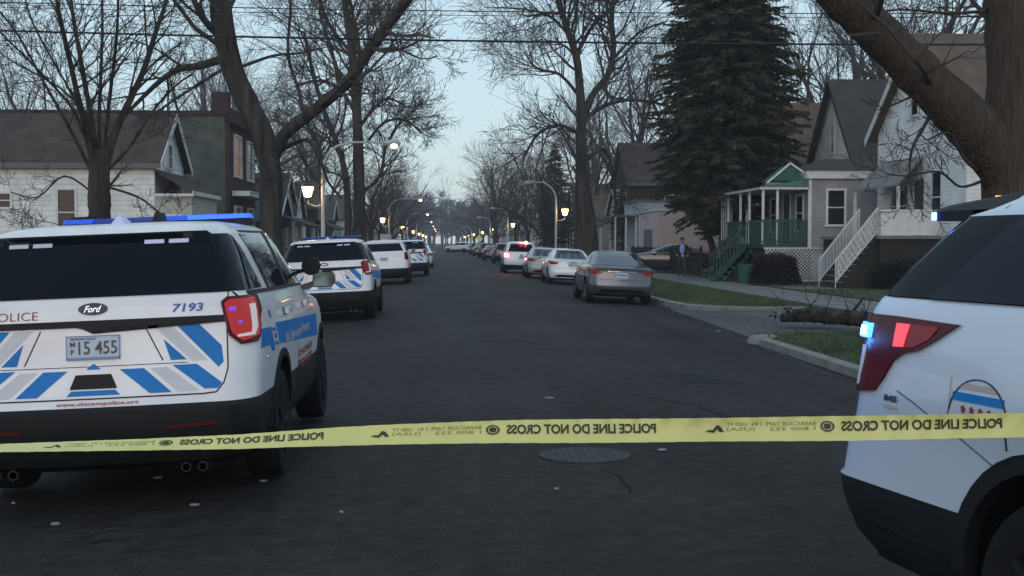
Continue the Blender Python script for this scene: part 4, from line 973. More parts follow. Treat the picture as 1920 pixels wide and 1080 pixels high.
hero_tree('bare_tree', 'tall bare tree with a flared trunk forking above the right hand parked cars', 66, [
    ([(1100, 475), (1098, 420), (1092, 350), (1090, 270), (1090, 205)], [52, 40, 26, 20, 21], 22, 5, 4, 0), ([(1090, 215), (1086, 150), (1080, 105), (1062, 50), (1046, 0), (1030, -80)], 17, 8, 20, 4.4, -2),
    ([(1092, 230), (1110, 180), (1140, 140), (1150, 90), (1147, 30), (1160, -50), (1180, -120)], 15, 7, 20, 4.4, 2), ([(1094, 225), (1130, 200), (1170, 188), (1215, 190), (1260, 200)], 9, 4, 11, 3.4, 0),
    ([(1080, 105), (1110, 50), (1150, 10), (1185, -40)], 9, 5, 10, 3.6, -1), ([(1084, 250), (1050, 235), (1010, 250), (985, 290)], 8, 4, 16, 3.0, -1), ([(1086, 180), (1050, 140), (1010, 130), (990, 110)], 7, 3, 17, 3, 1),
    ([(1150, 110), (1200, 60), (1250, 40)], 6, 3, 11, 3.2, 1), ([(1098, 300), (1130, 280), (1150, 320), (1152, 370)], 9, 4, 8, 2, 1), ([(1070, 70), (1030, 30), (990, 30)], 6, 3, 11, 3, 0)], 31, (0, 0, 7, 6), 4, rmin=.009)
hero_tree('bare_tree', 'tall bare tree with paired dark trunks behind the second street lamp on the left', 74, [
    ([(674, 480), (674, 400), (672, 300), (670, 230), (664, 150), (655, 60), (640, -40)], 26, 11, 24, 4.6, 0), ([(652, 480), (652, 380), (646, 320), (632, 270), (612, 220), (590, 150), (570, 60)], 14, 6, 16, 4, 1),
    ([(676, 360), (700, 345), (716, 320), (722, 280), (740, 245), (755, 225)], 8, 4, 16, 2.5, -1), ([(672, 240), (700, 205), (725, 185), (755, 195)], 8, 3, 18, 2.7, 0), ([(665, 160), (695, 90), (720, 50)], 8, 4, 22, 3.8, 1),
    ([(670, 220), (640, 170), (600, 150), (560, 160)], 8, 3, 13, 3.2, -1), ([(660, 100), (620, 50), (590, -20)], 8, 4, 12, 3.4, 0), ([(690, 265), (720, 230), (760, 225), (790, 250)], 6, 3, 15, 1.7, 0)], 41, (0, 0, 7, 7), 4, rmin=.010)
hero_tree('bare_tree', 'slender bare tree with arching stems left of the near lamp arm', 60, [
    ([(612, 480), (606, 400), (602, 340), (600, 290), (590, 255), (570, 225)], 12, 5, 9, 2.2, 0), ([(602, 345), (580, 320), (562, 285), (548, 255), (535, 230)], 7, 4, 8, 2, 0), ([(604, 330), (615, 280), (640, 240), (650, 190)], 6, 3, 9, 2.2, 0)], 51, (0, 0, 6, 6), 4, rmin=.010)

PROTOS = [tree_proto(s, H, r0, fk, (7, 6, 6, 5), .010, lb) for s, H, r0, fk, lb in ((101, 16, .34, .25, 6), (102, 15, .30, .30, 5), (103, 17, .38, .22, 7), (104, 13, .24, .34, 6))]
FIRST = {}
def place_tree(k, x, y, rz, sc, label, group, twig='twig'):
    if (k, twig) not in FIRST:
        T, C = PROTOS[k]; FIRST[(k, twig)] = r = make_tree('bare_tree', T, C, label, (x, y, 0), rz, sc, group, 'bark', twig)
        return r
    c = copy_tree(FIRST[(k, twig)]); c.location = (x, y, 0); c.rotation_euler = (0, 0, rz); c.scale = (sc,) * 3; tag(c, label, None, group); return c
rt = random.Random(77)
ORD = ['first', 'second', 'third', 'fourth', 'fifth', 'sixth', 'seventh', 'eighth', 'ninth', 'tenth', 'eleventh', 'twelfth', 'thirteenth', 'fourteenth', 'fifteenth', 'sixteenth', 'seventeenth', 'eighteenth', 'nineteenth', 'twentieth'] + [f'twenty {q}' for q in ('first', 'second', 'third', 'fourth', 'fifth', 'sixth', 'seventh', 'eighth', 'ninth')] + ['thirtieth']
GT = 'bare trees lining the street'
i = 0
for y, x, s in ((96, -5.4, .58), (114, -5.6, .55), (134, -5.6, .62), (152, -5.6, .56), (174, -5.4, .64), (196, -5.4, .62), (218, -5.4, .66), (244, -5.4, .68), (272, -5.4, .7), (302, -5.4, .72), (337, -5.4, .75), (377, -5, .8), (420, -4, .85)):
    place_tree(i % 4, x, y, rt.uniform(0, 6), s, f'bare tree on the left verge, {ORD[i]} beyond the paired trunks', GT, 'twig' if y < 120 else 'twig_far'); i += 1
i = 0
for y, x, s in ((92, 7.8, .5), (112, 7.8, .62), (132, 7.8, .62), (152, 6.5, .98), (176, 7.8, .62), (200, 7.6, .64), (228, 7.6, .66), (256, 7.6, .7), (286, 7.4, .7), (320, 7.4, .72), (360, 7.4, .75), (400, 7.3, .8), (440, 6, .85)):
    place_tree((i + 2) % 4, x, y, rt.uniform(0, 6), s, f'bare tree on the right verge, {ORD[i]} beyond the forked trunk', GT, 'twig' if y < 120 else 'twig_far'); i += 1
YB = [('behind the white house roof', -19.5, 62, .72), ('behind the roof of the white house at the left edge', -24.5, 84, .8), ('behind the lit brick building', -17, 92, 1.05),
      ('beyond the brick building near the leaning tree', -14.5, 104, 1.0), ('over the small houses on the left', -19, 122, 1.2), ('far back among the left yards', -13.5, 142, 1.1), ('deep behind the left houses', -17, 170, 1.2),
      ('right of the tall conifer above the grey roof', 22.5, 74, 1.25), ('above the brown roof at the right', 27, 70, 1.3), ('behind the cream garage', 19, 96, 1.2), ('behind the conifer', 15.5, 100, 1.15),
      ('above the dark brown house beyond the garage', 14, 118, 1.15), ('in the right yards behind the forked tree', 17, 140, 1.2), ('far back among the right yards', 13.5, 165, 1.15), ('over the white house gable', 30, 88, 1.4),
      ('at the end of the left row', -11, 240, 1.2), ('at the end of the right row', 13, 235, 1.2), ('beyond the end of the left houses', -13, 320, 1.3), ('beyond the end of the right houses', 14, 330, 1.3)]
for k, (w, x, y, s) in enumerate(YB):
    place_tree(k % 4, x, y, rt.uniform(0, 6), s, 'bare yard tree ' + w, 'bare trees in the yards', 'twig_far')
# far end of the street: one mass of woods
T, C = MB(), MB(); rg = random.Random(9)
FW = MB()
for k in range(80):
    x = rg.gauss(0, 22) if k % 2 else rg.uniform(-70, 75); y = rg.uniform(440, 540); H = rg.uniform(13, 20)
    tri_tube(FW, [Vector((x, y, -.3)), Vector((x + rg.uniform(-1, 1), y, H * .5)), Vector((x + rg.uniform(-1, 1), y, H))], [.35, .22, .05], 5)
    for j in range(150):
        z = rg.uniform(.25, 1) * H; a = rg.uniform(0, 2 * pi); L = rg.uniform(2, 5.5) * (1.15 - z / H * .6); q = Vector((x, y, z)); e = q + Vector((cos(a) * L, sin(a) * L, rg.uniform(.3, 2.2)))
        tri_tube(FW, [q, q.lerp(e, .6) + Vector((0, 0, .3)), e], [.13, .09, .05], 3)
tag(FW.build('woods', M['twig_far']), kind='stuff')

# evergreen
M['needle'] = mat('needle', (.058, .056, .032), .85, spec=.1, var=.5, vscale=1.2)
def evergreen(label, px, Y, prof, z0, H, seed, dens=1.0, lean=0, r0=.28):
    rg = random.Random(seed); b = W(px, 455, Y); root = thing('conifer', label, 'tree', (b.x, Y, .05)); T = MB(); C = MB()
    tri_tube(T, [Vector((0, 0, -.1)), Vector((0, 0, .4)), Vector((.05, 0, H * .4)), Vector((0, 0, H))], [r0 * 1.3, r0, r0 * .7, .04], 12)
    def rad(z):
        for (za, ra), (zb, rb) in zip(prof[:-1], prof[1:]):
            if za <= z <= zb: return lerp(ra, rb, (z - za) / (zb - za))
        return .2
    z = z0
    while z < H - .2:
        R = rad(z); nb = int(12 * dens) + 2
        for k in range(nb):
            a = 2 * pi * (k + rg.random()) / nb; L = R * rg.uniform(.5, 1.16); dr = rg.uniform(.0, .42); d = Vector((cos(a), sin(a), 0)); pts = []; zj = rg.gauss(0, .22)
            for i in range(6): t = i / 5; pts.append(Vector((0, 0, z + zj)) + d * (L * t) + Vector((0, 0, L * (.12 * t - dr * t * t))))
            tri_tube(C, pts, [.04, .035, .03, .02, .015, .008], 3)
            ns = int(L * 24 * dens) + 5; side = Vector((-sin(a), cos(a), 0))
            for j in range(ns):
                t = .18 + .82 * (j + rg.random()) / ns; f = t * 5; ii = min(int(f), 4); q = pts[ii].lerp(pts[ii + 1], f - ii)
                s = 1 if j % 2 else -1; ln = rg.uniform(.18, .50) * (1.15 - .5 * t); dd = (d * rg.uniform(.3, 1) + side * s * rg.uniform(.3, 1.1) + Vector((0, 0, rg.uniform(-.55, .15)))).normalized()
                w = dd.cross(Vector((rg.gauss(0, .8), rg.gauss(0, .8), 1))).normalized() * rg.uniform(.022, .055); m_ = q + dd * ln * .5; e = q + dd * ln + Vector((0, 0, -rg.uniform(.02, .10)))
                C.add([q - w * .4, q + w * .4, m_ + w, e, m_ - w], [(0, 1, 2, 3, 4)])
        z += rg.uniform(.10, .24)
    T.build('trunk', M['bark'], root, smooth=True); C.build('crown', M['needle'], root); return root
con = evergreen('tall dense dark conifer standing before the green porch', 1362, 55, [(0, .6), (2.0, .9), (3.1, 2.2), (4.6, 3.2), (6.6, 3.35), (9, 3.1), (12.4, 2.4), (16, 1.5), (19, .1)], 2.2, 19, 5, 1.6)
evergreen('smaller ragged conifer behind the lamp on the right', 1040, 118, [(0, .8), (2, 2.2), (5, 2.4), (8, 1.4), (11, .1)], 1.2, 11, 8, .5)
evergreen('low dark conifer beside the dark brown house', 1185, 92, [(0, .8), (1, 1.4), (3, 1.8), (5, 1.2), (7.5, .1)], .8, 7.5, 9, .5)
# leaning dark stem beside the conifer
hero_tree('yard_tree', 'slim dark leaning tree in front of the cream garage wall', 57, [([(1348, 520), (1340, 480), (1328, 440), (1308, 405), (1290, 380)], 16, 9, 4, 1.2, 0), ([(1336, 470), (1330, 420), (1345, 380)], 8, 4, 4, 1, 0)], 61, (0, 0, 4, 4), 4)

# shrub and fallen branch
def shrub(name, label, cat, c, rx, ry, h, n, m, seed, twiggy=.5):
    rg = random.Random(seed); s = MB(); st = MB()
    for k in range(n):
        a = rg.uniform(0, 2 * pi); u = rg.random() ** .5; z = rg.random(); q = Vector((cos(a) * rx * u * (1 - .25 * z), sin(a) * ry * u * (1 - .25 * z), .05 + z * h * (1 - .2 * u)))
        d = Vector((rg.gauss(0, 1), rg.gauss(0, 1), rg.gauss(.5, 1))).normalized(); w = d.orthogonal().normalized() * rg.uniform(.015, .035); L = rg.uniform(.05, .13)
        s.add([q, q + d * L * .5 + w, q + d * L, q + d * L * .5 - w], [(0, 1, 2, 3)])
    for k in range(int(n * twiggy * .06)):
        a = rg.uniform(0, 2 * pi); e = Vector((cos(a) * rx * rg.random(), sin(a) * ry * rg.random(), h * rg.uniform(.7, 1.12)))
        tri_tube(st, [Vector((e.x * .2, e.y * .2, -.05)), Vector((e.x * .7, e.y * .7, e.z * .5)), e], [.015, .01, .004], 3)
    root = thing(name, label, cat, c); s.build('foliage', m, root); st.build('stem', M['twig'], root); return root
M['brown_leaf'] = mat('brown_leaf', (.022, .013, .011), .9, spec=.1, var=.5, vscale=4)
M['dark_leaf'] = mat('dark_leaf', (.012, .016, .010), .85, spec=.1, var=.5, vscale=4)
shrub('shrub', 'rounded reddish brown clipped shrub in front of the white lattice', 'shrub', (12.05, 44.8, .08), .98, .85, 1.12, 9000, M['brown_leaf'], 2)
shrub('shrub', 'low dark overgrown bank of shrubs below the white house porch', 'shrub', (15.3, 40.0, .08), 1.5, .9, .95, 6000, M['dark_leaf'], 3)
shrub('shrub', 'dark hedge along the iron fence behind the walking man', 'shrub', (12.6, 70, .08), .8, 3.5, .95, 9000, M['dark_leaf'], 4)
lg = thing('fallen_branch', 'dark fallen branch with twigs lying across the verge by the alley', 'branch', (6.7, 24.4, 0))
T = MB(); T.tube([(0, 0, .10), (.45, -.5, .22), (1.0, -1.5, .20), (1.7, -3.2, .14)], [.07, .16, .15, .13], 9); T.tube([(.9, -1.4, .22), (1.15, -1.5, .6)], [.04, .02], 5)
lo = T.build('limb', M['bark'], lg, smooth=True); rg = random.Random(3); Cc = MB()
for k in range(10): grow(Cc, Cc, Vector((.1 + k * .15, -.1 - k * .3, .2)), Vector((rg.gauss(0, 1), rg.gauss(0, 1), .8)), .6, .012, 3, 4, (0, 0, 0, 5), rg, rmin=.004)
for k in range(160):
    t = rg.random(); q = Vector((lerp(-.1, 1.1, t) + rg.gauss(0, .12), lerp(.1, -1.6, t) + rg.gauss(0, .12), .06 + rg.random() * .25)); d = Vector((rg.gauss(0, 1), rg.gauss(0, 1), rg.gauss(0, .6))).normalized(); w = d.orthogonal().normalized() * .03
    Cc.add([q, q + d * .05 + w, q + d * .12, q + d * .05 - w], [(0, 1, 2, 3)])
Cc.build('leaves', M['dark_leaf'], lg); T = MB(); T.lathe([(.001, -.001), (.075, 0), (.075, .02)], (1.72, -3.26, .14), 'y', 12); T.build('cut_end', mat('cut_wood', (.45, .18, .14), .8), lg)
# ------------------------------------------------------------------ houses
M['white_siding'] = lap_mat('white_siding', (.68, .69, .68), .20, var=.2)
M['white_siding2'] = lap_mat('white_lap_siding', (.70, .70, .70), .13, var=.15, dark=.6)
M['grey_siding'] = lap_mat('grey_siding', (.27, .27, .28), .12, dark=.7)
M['green_siding'] = lap_mat('dark_green_siding', (.08, .09, .08), .16, dark=.65, var=.3)
M['cream_wall'] = mat('cream_stucco', (.45, .38, .37), .85, var=.08, vscale=2, bump=.2)
M['brown_roof'] = lap_mat('brown_shingles', (.064, .050, .045), .18, var=.25, dark=.8)
M['grey_roof'] = lap_mat('grey_shingles', (.055, .051, .048), .17, var=.22, dark=.8)
M['tan_roof'] = lap_mat('tan_shingles', (.11, .08, .062), .17, var=.22, dark=.82)
M['brick'] = lap_mat('red_brick', (.060, .032, .026), .075, brick=True, dark=1.2)
M['brick2'] = lap_mat('brown_brick', (.045, .032, .028), .075, brick=True, dark=1.2)
M['trim_white'] = mat('white_trim', (.55, .56, .56), .5, var=.1, vscale=5)
M['trim_grey'] = mat('grey_trim', (.09, .10, .10), .6)
M['green_paint'] = mat('green_paint', (.010, .085, .060), .6, var=.2, vscale=4)
M['dark_green'] = mat('dark_green_paint', (.008, .048, .036), .6, var=.25, vscale=4)
M['pane'] = mat('window_pane', (.014, .016, .020), .12, spec=.2)
M['pane_lit'] = mat('lit_window_pane', (.12, .05, .02), .3, emit=(1, .42, .16), estr=.03)
M['door_red'] = mat('red_door', (.07, .018, .015), .5)
M['door_dark'] = mat('dark_door', (.04, .035, .03), .5)
M['blue_tin'] = mat('pale_blue_wall', (.34, .39, .42), .6, var=.15)
M['awning'] = lap_mat('awning_metal', (.20, .20, .195), .18, axis='Y', dark=.6)
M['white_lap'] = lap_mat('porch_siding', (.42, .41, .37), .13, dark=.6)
M['pale_green'] = mat('pale_green_paint', (.05, .13, .11), .6, var=.2)
M['black_iron'] = mat('black_iron', (.012, .012, .014), .5, .3)

def window(root, face, u, z, w, h, frame='trim_white', pane='pane', at=0, depth=.05):
    """face 'y' : on a wall y=at facing -Y, u=x ; face 'x+'/'x-' : on a wall x=at facing that way, u=y"""
    f = MB(); t = .09; p = MB()
    def bx(mb, a0, a1, b0, b1, d0, d1):
        if face == 'y': mb.box(a0, at - d1, b0, a1, at - d0, b1)
        else:
            s = 1 if face == 'x+' else -1; mb.box(at + s * d0, a0, b0, at + s * d1, a1, b1)
    bx(f, u - w / 2 - t, u + w / 2 + t, z + h, z + h + t, .003, depth); bx(f, u - w / 2 - t - .03, u + w / 2 + t + .03, z - t, z, .003, depth + .02)
    bx(f, u - w / 2 - t, u - w / 2, z, z + h, .003, depth); bx(f, u + w / 2, u + w / 2 + t, z, z + h, .003, depth)
    bx(f, u - w / 2, u + w / 2, z + h * .5 - .022, z + h * .5 + .022, .003, depth - .012)
    fo = f.build('window', M[frame], root); bx(p, u - w / 2, u + w / 2, z, z + h, .003, .018); p.build('pane', M[pane], fo); return fo

def door(root, face, u, z, w, h, at, m='door_dark'):
    f = MB(); s = {'x+': 1, 'x-': -1, 'y': -1}[face]
    def bx(mb, a0, a1, b0, b1, d0, d1):
        if face == 'y': mb.box(a0, at - d1, b0, a1, at - d0, b1)
        else: mb.box(at + s * d0, a0, b0, at + s * d1, a1, b1)
    bx(f, u - w / 2 - .08, u - w / 2, z, z + h + .08, .003, .05); bx(f, u + w / 2, u + w / 2 + .08, z, z + h + .08, .003, .05); bx(f, u - w / 2, u + w / 2, z + h, z + h + .08, .003, .05)
    d = MB(); bx(d, u - w / 2, u + w / 2, z, z + h, .003, .03); do = d.build('door', M[m], root); f.build('door_frame', M['trim_white'], do)
    k = MB(); bx(k, u + w / 2 - .12, u + w / 2 - .06, z + h * .45, z + h * .45 + .05, .03, .07); k.build('handle', M['chrome'], do)

def house(name, label, cat, side, xf, y0, w, d, ze, zr, wall, roof, zb=.0, trim='trim_white', oh=.3, flat=False, wins=(), fwins=(), dr=None, porch=None, chim=None, group=None):
    """side 'L'/'R' of the street; front wall on x=xf facing the street, runs y0..y0+w, goes back d; front gable"""
    s = -1 if side == 'L' else 1; root = thing(name, label, cat, (xf, y0, 0), 0, group); fx = 'x+' if side == 'L' else 'x-'
    B = MB(); X = lambda q: s * q
    B.box(X(0), 0, zb - .5, X(d), w, ze)
    if not flat:
        B.prism([(X(0), 0, ze + .001), (X(0), w, ze + .001), (X(0), w / 2, zr)], (X(d), 0, 0))
    B.build('wall', M[wall], root)
    if flat:
        R = MB(); R.box(X(-.12), -.12, ze + .002, X(d + .1), w + .12, ze + .22); R.box(X(-.2), -.2, ze - .25, X(-.003), w + .2, ze - .05); R.build('roof', M[roof], root)
    else:
        R = MB(); n = Vector((0, zr - ze, w / 2)).normalized()
        sl = (zr - ze) / (w / 2); e = oh
        for a, b in ((-e, w / 2), (w + e, w / 2)):
            za = ze - e * sl; R.prism([(X(-oh), a, za + .02), (X(d + oh), a, za + .02), (X(d + oh), b, zr + .02), (X(-oh), b, zr + .02)], (0, 0, .12))
        rf = R.build('roof', M[roof], root)
        T = MB()
        for a, b in ((-e - .02, w / 2), (w + e + .02, w / 2)):
            za = ze - e * sl; T.prism([(X(-oh - .04), a, za - .14), (X(-oh - .04), b, zr - .12), (X(-oh - .04), b, zr + .15), (X(-oh - .04), a, za + .15)], (X(.035), 0, 0))
        T.build('roof_trim', M[trim], root); T = MB(); T.box(X(-oh), -e - .06, ze - e * sl - .10, X(d + oh), -e - .01, ze - e * sl + .10); T.build('gutter', M['trim_grey'], root)
        if chim:
            cx, cy, ch = chim; Cm = MB(); Cm.box(X(cx) - .3, cy - .3, ze, X(cx) + .3, cy + .3, zr + ch); Cm.box(X(cx) - .35, cy - .35, zr + ch, X(cx) + .35, cy + .35, zr + ch + .1); Cm.build('chimney', M['brick2'], rf)
    for u, z, ww, hh, *p in wins: window(root, 'y', X(u), z, ww, hh, pane=p[0] if p else 'pane')
    for u, z, ww, hh, *p in fwins: window(root, fx, u, z, ww, hh, pane=p[0] if p else 'pane')
    if dr: door(root, fx, dr[0], dr[1], .9, 2.0, 0, dr[2] if len(dr) > 2 else 'door_dark')
    if porch:
        pw0, pw1, pd, zf, zt, pm = porch; P = MB(); P.box(X(-pd), pw0, -.3, X(-.004), pw1, zf)
        po = P.build('porch', M['concrete'], root); 
        for y in (pw0 + .1, pw1 - .1): MB().bar((X(-pd + .1), y, zf), (X(-pd + .1), y, zt), .12).build('porch_post', M['trim_white'], po)
        Q = MB()
        Q.add([(X(-pd - .25), pw0 - .2, zt), (X(-pd - .25), pw1 + .2, zt), (X(-.004), pw1 + .2, zt + .75), (X(-.004), pw0 - .2, zt + .75), (X(-pd - .25), pw0 - .2, zt + .1), (X(-pd - .25), pw1 + .2, zt + .1), (X(-.004), pw1 + .2, zt + .85), (X(-.004), pw0 - .2, zt + .85)],
              [(0, 1, 2, 3), (4, 7, 6, 5), (0, 4, 5, 1), (1, 5, 6, 2), (2, 6, 7, 3), (3, 7, 4, 0)]); Q.build('porch_roof', M[pm], po)
        Q = MB(); nst = max(2, int(zf / .18))
        for k in range(nst): Q.box(X(-pd - .28 * (k + 1)), (pw0 + pw1) / 2 - .6, -.3, X(-pd - .28 * k - .002), (pw0 + pw1) / 2 + .6, zf * (1 - (k + 1) / (nst + .0)) + .02)
        Q.build('steps', M['concrete'], po)
    return root

# --- left side
wh = house('white_house', 'white sided house with a big brown shingle roof behind the near police SUV', 'house', 'L', -10.9, 48.5, 5.4, 16, 4.72, 6.62, 'white_siding', 'brown_roof',
      wins=((6.15, 2.95, .42, .5), (5.6, 2.95, .42, .5), (3.3, 1.9, .62, 1.7)), fwins=((1.5, 1.3, .8, 1.4), (2.7, 4.6, .6, .9)), dr=(3.9, .5, 'door_dark'), chim=(13.0, 2.7, .5))
Q = MB(); x0, x1 = .0, 1.25
Q.prism([(x0, -.25, 4.35), (x0, 4.9, 4.35), (x0, 4.9, 3.45), (x0, -.25, 3.45)], (0, 0, 0)) if 0 else Q.add(
    [(.02, -.15, 4.4), (.02, 5.3, 4.4), (1.5, 5.3, 3.55), (1.5, -.3, 3.55), (.02, -.15, 4.3), (.02, 5.3, 4.3), (1.5, 5.3, 3.45), (1.5, -.3, 3.45)],
    [(0, 1, 2, 3), (4, 7, 6, 5), (0, 3, 7, 4), (1, 5, 6, 2), (2, 6, 7, 3)])
pr = Q.build('porch_roof', M['brown_roof'], wh); Q = MB()
Q.box(1.47, -.35, 3.40, 1.56, 5.4, 3.56); Q.box(.02, -.34, 3.36, 1.56, -.28, 3.46); Q.build('porch_fascia', M['trim_white'], pr); Q = MB()
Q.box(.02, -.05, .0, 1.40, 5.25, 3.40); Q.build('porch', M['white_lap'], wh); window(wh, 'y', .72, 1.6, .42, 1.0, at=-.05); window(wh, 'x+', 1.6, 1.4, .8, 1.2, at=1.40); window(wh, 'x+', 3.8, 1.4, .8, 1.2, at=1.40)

bf = house('brick_flat', 'two storey green sided brick front building with a lit upper window', 'building', 'L', -10.7, 63, 8.6, 18, 7.9, 0, 'green_siding', 'brick2', flat=True)
Q = MB(); Q.box(.003, -.02, -.3, .22, 8.62, 8.35); Q.build('brick_front', M['brick'], bf)
Q = MB(); Q.box(-.7, .3, 8.1, .1, 1.2, 9.1); Q.build('chimney', M['brick2'], bf)
for u in (2.2, 6.4):
    for z, pn in ((1.4, 'pane'), (5.0, 'pane_lit' if u < 3 else 'pane')):
        window(bf, 'x+', u, z, 1.9, 2.0, 'trim_white', pn, at=.22, depth=.12)
Q = MB(); Q.box(.23, .6, 3.95, 1.1, 8.0, 4.15); Q.box(.23, .6, 4.15, 1.15, 8.05, 4.2); Q.build('canopy', M['trim_white'], bf)
Q = MB(); Q.box(.222, -.1, 7.5, .5, 8.7, 7.75); Q.build('cornice', M['brick2'], bf)

house('cottage', 'small gabled house with a red door left of the near lamp post', 'house', 'L', -10.9, 84, 6.5, 12, 3.3, 5.0, 'brick2', 'grey_roof', dr=(3.4, .5, 'door_red'), fwins=((1.4, 1.3, .9, 1.3), (5.2, 1.3, .9, 1.3)), porch=(.6, 5.9, 1.8, .5, 2.7, 'grey_roof'), group='houses along the left side')
walls = ['grey_siding', 'white_siding2', 'brick', 'green_siding', 'brick2', 'white_siding']; roofs = ['grey_roof', 'brown_roof', 'tan_roof']
wn = {'grey_siding': 'grey sided', 'white_siding2': 'white sided', 'brick': 'red brick', 'green_siding': 'dark green sided', 'brick2': 'brown brick', 'white_siding': 'pale sided'}
rh = random.Random(12); y = 93; k = 0
while y < 330:
    w = rh.uniform(6, 7.5); z = rh.uniform(3.4, 5.6); wl = walls[k % 6]
    house('far_house', f'{wn[wl]} house, {ORD[k]} along the left side beyond the cottage', 'house', 'L', -10.9 - rh.uniform(0, 1.2), y, w, 13, z, z + rh.uniform(1.8, 2.6), wl, roofs[k % 3],
          dr=(w * .7, .6), fwins=((w * .28, 1.5, 1.1, 1.3), (w * .5, z - 1.0 if z > 4.6 else z + .1, .8, .9)), wins=((2.5, 1.6, .8, 1.2),), porch=(.5, w - .5, 1.7, .6, 2.8, roofs[k % 3]), group='houses along the left side')
    y += w + rh.uniform(2, 4) + (5 if k % 4 == 3 else 0); k += 1

# --- right side: white house with stair and awning
rw = house('white_house', 'tall white sided gable house with a railed stair beside the big right hand tree', 'house', 'R', 16.3, 38.2, 8.0, 12, 5.6, 8.6, 'white_siding2', 'tan_roof', zb=.1,
      fwins=((2.3, 2.3, .75, 1.6), (2.3, 5.4, .7, 1.1), (4.3, 6.0, .6, 1.0), (5.6, 2.3, 1.5, 1.2)), oh=.35)
sx = -16.3
def RX(x): return x - 16.3
def RY(y): return y - 38.2
Q = MB(); Q.box(RX(14.3), RY(40.2), .0, RX(16.296), RY(46.3), 1.72); Q.build('porch', M['soil'], rw)
Q = MB(); Q.box(RX(14.22), RY(40.1), 1.723, RX(16.29), RY(46.4), 1.83); Q.build('porch_floor', M['concrete'], rw)
Q = MB(); Q.box(RX(14.3), RY(40.14), 1.84, RX(16.28), RY(40.20), 2.62); Q.box(RX(14.24), RY(40.10), 2.62, RX(16.28), RY(40.24), 2.68); Q.build('porch_panel', M['trim_white'], rw)
Q = MB(); n = 9
for i in range(n):
    x = 13.0 + 1.3 * i / n; Q.box(RX(x), RY(40.5), .0, RX(14.29), RY(42.2), .1 + 1.7 * (i + 1) / n) if i == 0 else Q.box(RX(x), RY(40.5) + .001 * i, .05 + 1.7 * i / n, RX(14.29), RY(42.2) - .001 * i, .1 + 1.7 * (i + 1) / n)
st = Q.build('steps', M['soil'], rw); Q = MB()
for i in range(n): x = 13.0 + 1.3 * i / n; Q.box(RX(x) - .02, RY(40.46), .1 + 1.7 * (i + 1) / n + .002, RX(x) + .16, RY(42.24), .1 + 1.7 * (i + 1) / n + .03)
Q.build('tread', M['concrete'], st)
for yy in (40.45, 42.25):
    Q = MB(); Q.bar((RX(12.9), RY(yy), 1.0), (RX(14.3), RY(yy), 2.75), .05); Q.bar((RX(12.9), RY(yy), .3), (RX(14.3), RY(yy), 1.98), .035)
    for i in range(29):
        t = i / 28; x = lerp(12.9, 14.3, t); Q.bar((RX(x), RY(yy), lerp(.1 if i == 0 else .3, 1.98, t)), (RX(x), RY(yy), lerp(1.0, 2.75, t)), .022)
    if yy < 41:
        for i in range(0, 15):
            t0, t1 = i / 16, min(1, (i + 2.2) / 16); a0, a1 = lerp(12.9, 14.3, t0), lerp(12.9, 14.3, t1)
            Q.bar((RX(a0), RY(yy) - .02, lerp(.3, 1.98, t0)), (RX(a1), RY(yy) - .02, lerp(1.0, 2.75, t1)), .016); Q.bar((RX(a1), RY(yy) + .02, lerp(.3, 1.98, t1)), (RX(a0), RY(yy) + .02, lerp(1.0, 2.75, t0)), .016)
    Q.build('stair_rail', M['trim_white'], rw)
Q = MB(); Q.add([(RX(15.25), RY(41.3), 3.55), (RX(15.25), RY(45.9), 3.55), (RX(16.29), RY(45.5), 4.55), (RX(16.29), RY(41.7), 4.55), (RX(15.25), RY(41.3), 3.50), (RX(15.25), RY(45.9), 3.50), (RX(16.29), RY(45.5), 4.5), (RX(16.29), RY(41.7), 4.5)],
      [(0, 1, 2, 3), (4, 7, 6, 5), (0, 3, 7, 4), (0, 4, 5, 1), (1, 5, 6, 2)]); Q.build('awning', M['awning'], rw)
for yy in (41.4, 45.8): MB().bar((RX(15.32), RY(yy), 1.83), (RX(15.32), RY(yy), 3.5), .09).build('porch_post', M['trim_white'], rw)
door(rw, 'x-', 3.8, 1.84, .9, 1.9, 0, 'door_dark')
for i, (u, z) in enumerate(((1.3, 2.5), (3.0, 2.5), (6.0, 2.5))): window(rw, 'y', u + .6, z, .8, 1.4)

# grey house with the green porch
gh = house('grey_house', 'grey house with green front porch, white lattice and steep dark roof', 'house', 'R', 17.0, 50.6, 6.4, 12, 5.0, 8.55, 'grey_siding', 'grey_roof', zb=.1, trim='grey_roof', fwins=((3.2, 5.5, .4, 1.2),), oh=.25)
Q = MB(); Q.prism([(-.003, .25, 5.0), (-.003, 6.15, 5.0), (-.003, 3.2, 8.0)], (-.012, 0, 0)); Q.build('gable', M['white_siding2'], gh)
hx, hy = 17.0, 50.6
def GX(x): return x - hx
def GY(y): return y - hy
Q = MB(); Q.box(GX(13.95), GY(47.0), 1.40, GX(16.98), GY(54.5), 4.02); fr = Q.build('front_room', M['grey_siding'], gh)
window(fr, 'y', GX(14.98), 2.30, .62, 1.28, at=GY(47.0), depth=.06)
Q = MB(); Q.box(GX(13.8), GY(46.82), 4.03, GX(17.1), GY(54.6), 4.33); Q.build('eave', M['trim_white'], fr)
Q = MB(); a = [(GX(13.75), GY(46.75), 4.335), (GX(17.1), GY(46.75), 4.335), (GX(17.1), GY(54.6), 4.335), (GX(13.75), GY(54.6), 4.335)]; Q.add(a + [(GX(15.3), GY(49.5), 4.95), (GX(17.0), GY(49.5), 4.95)], [(0, 1, 5, 4), (0, 4, 3), (1, 2, 5), (2, 3, 4, 5)]); Q.build('porch_roof', M['grey_roof'], fr)
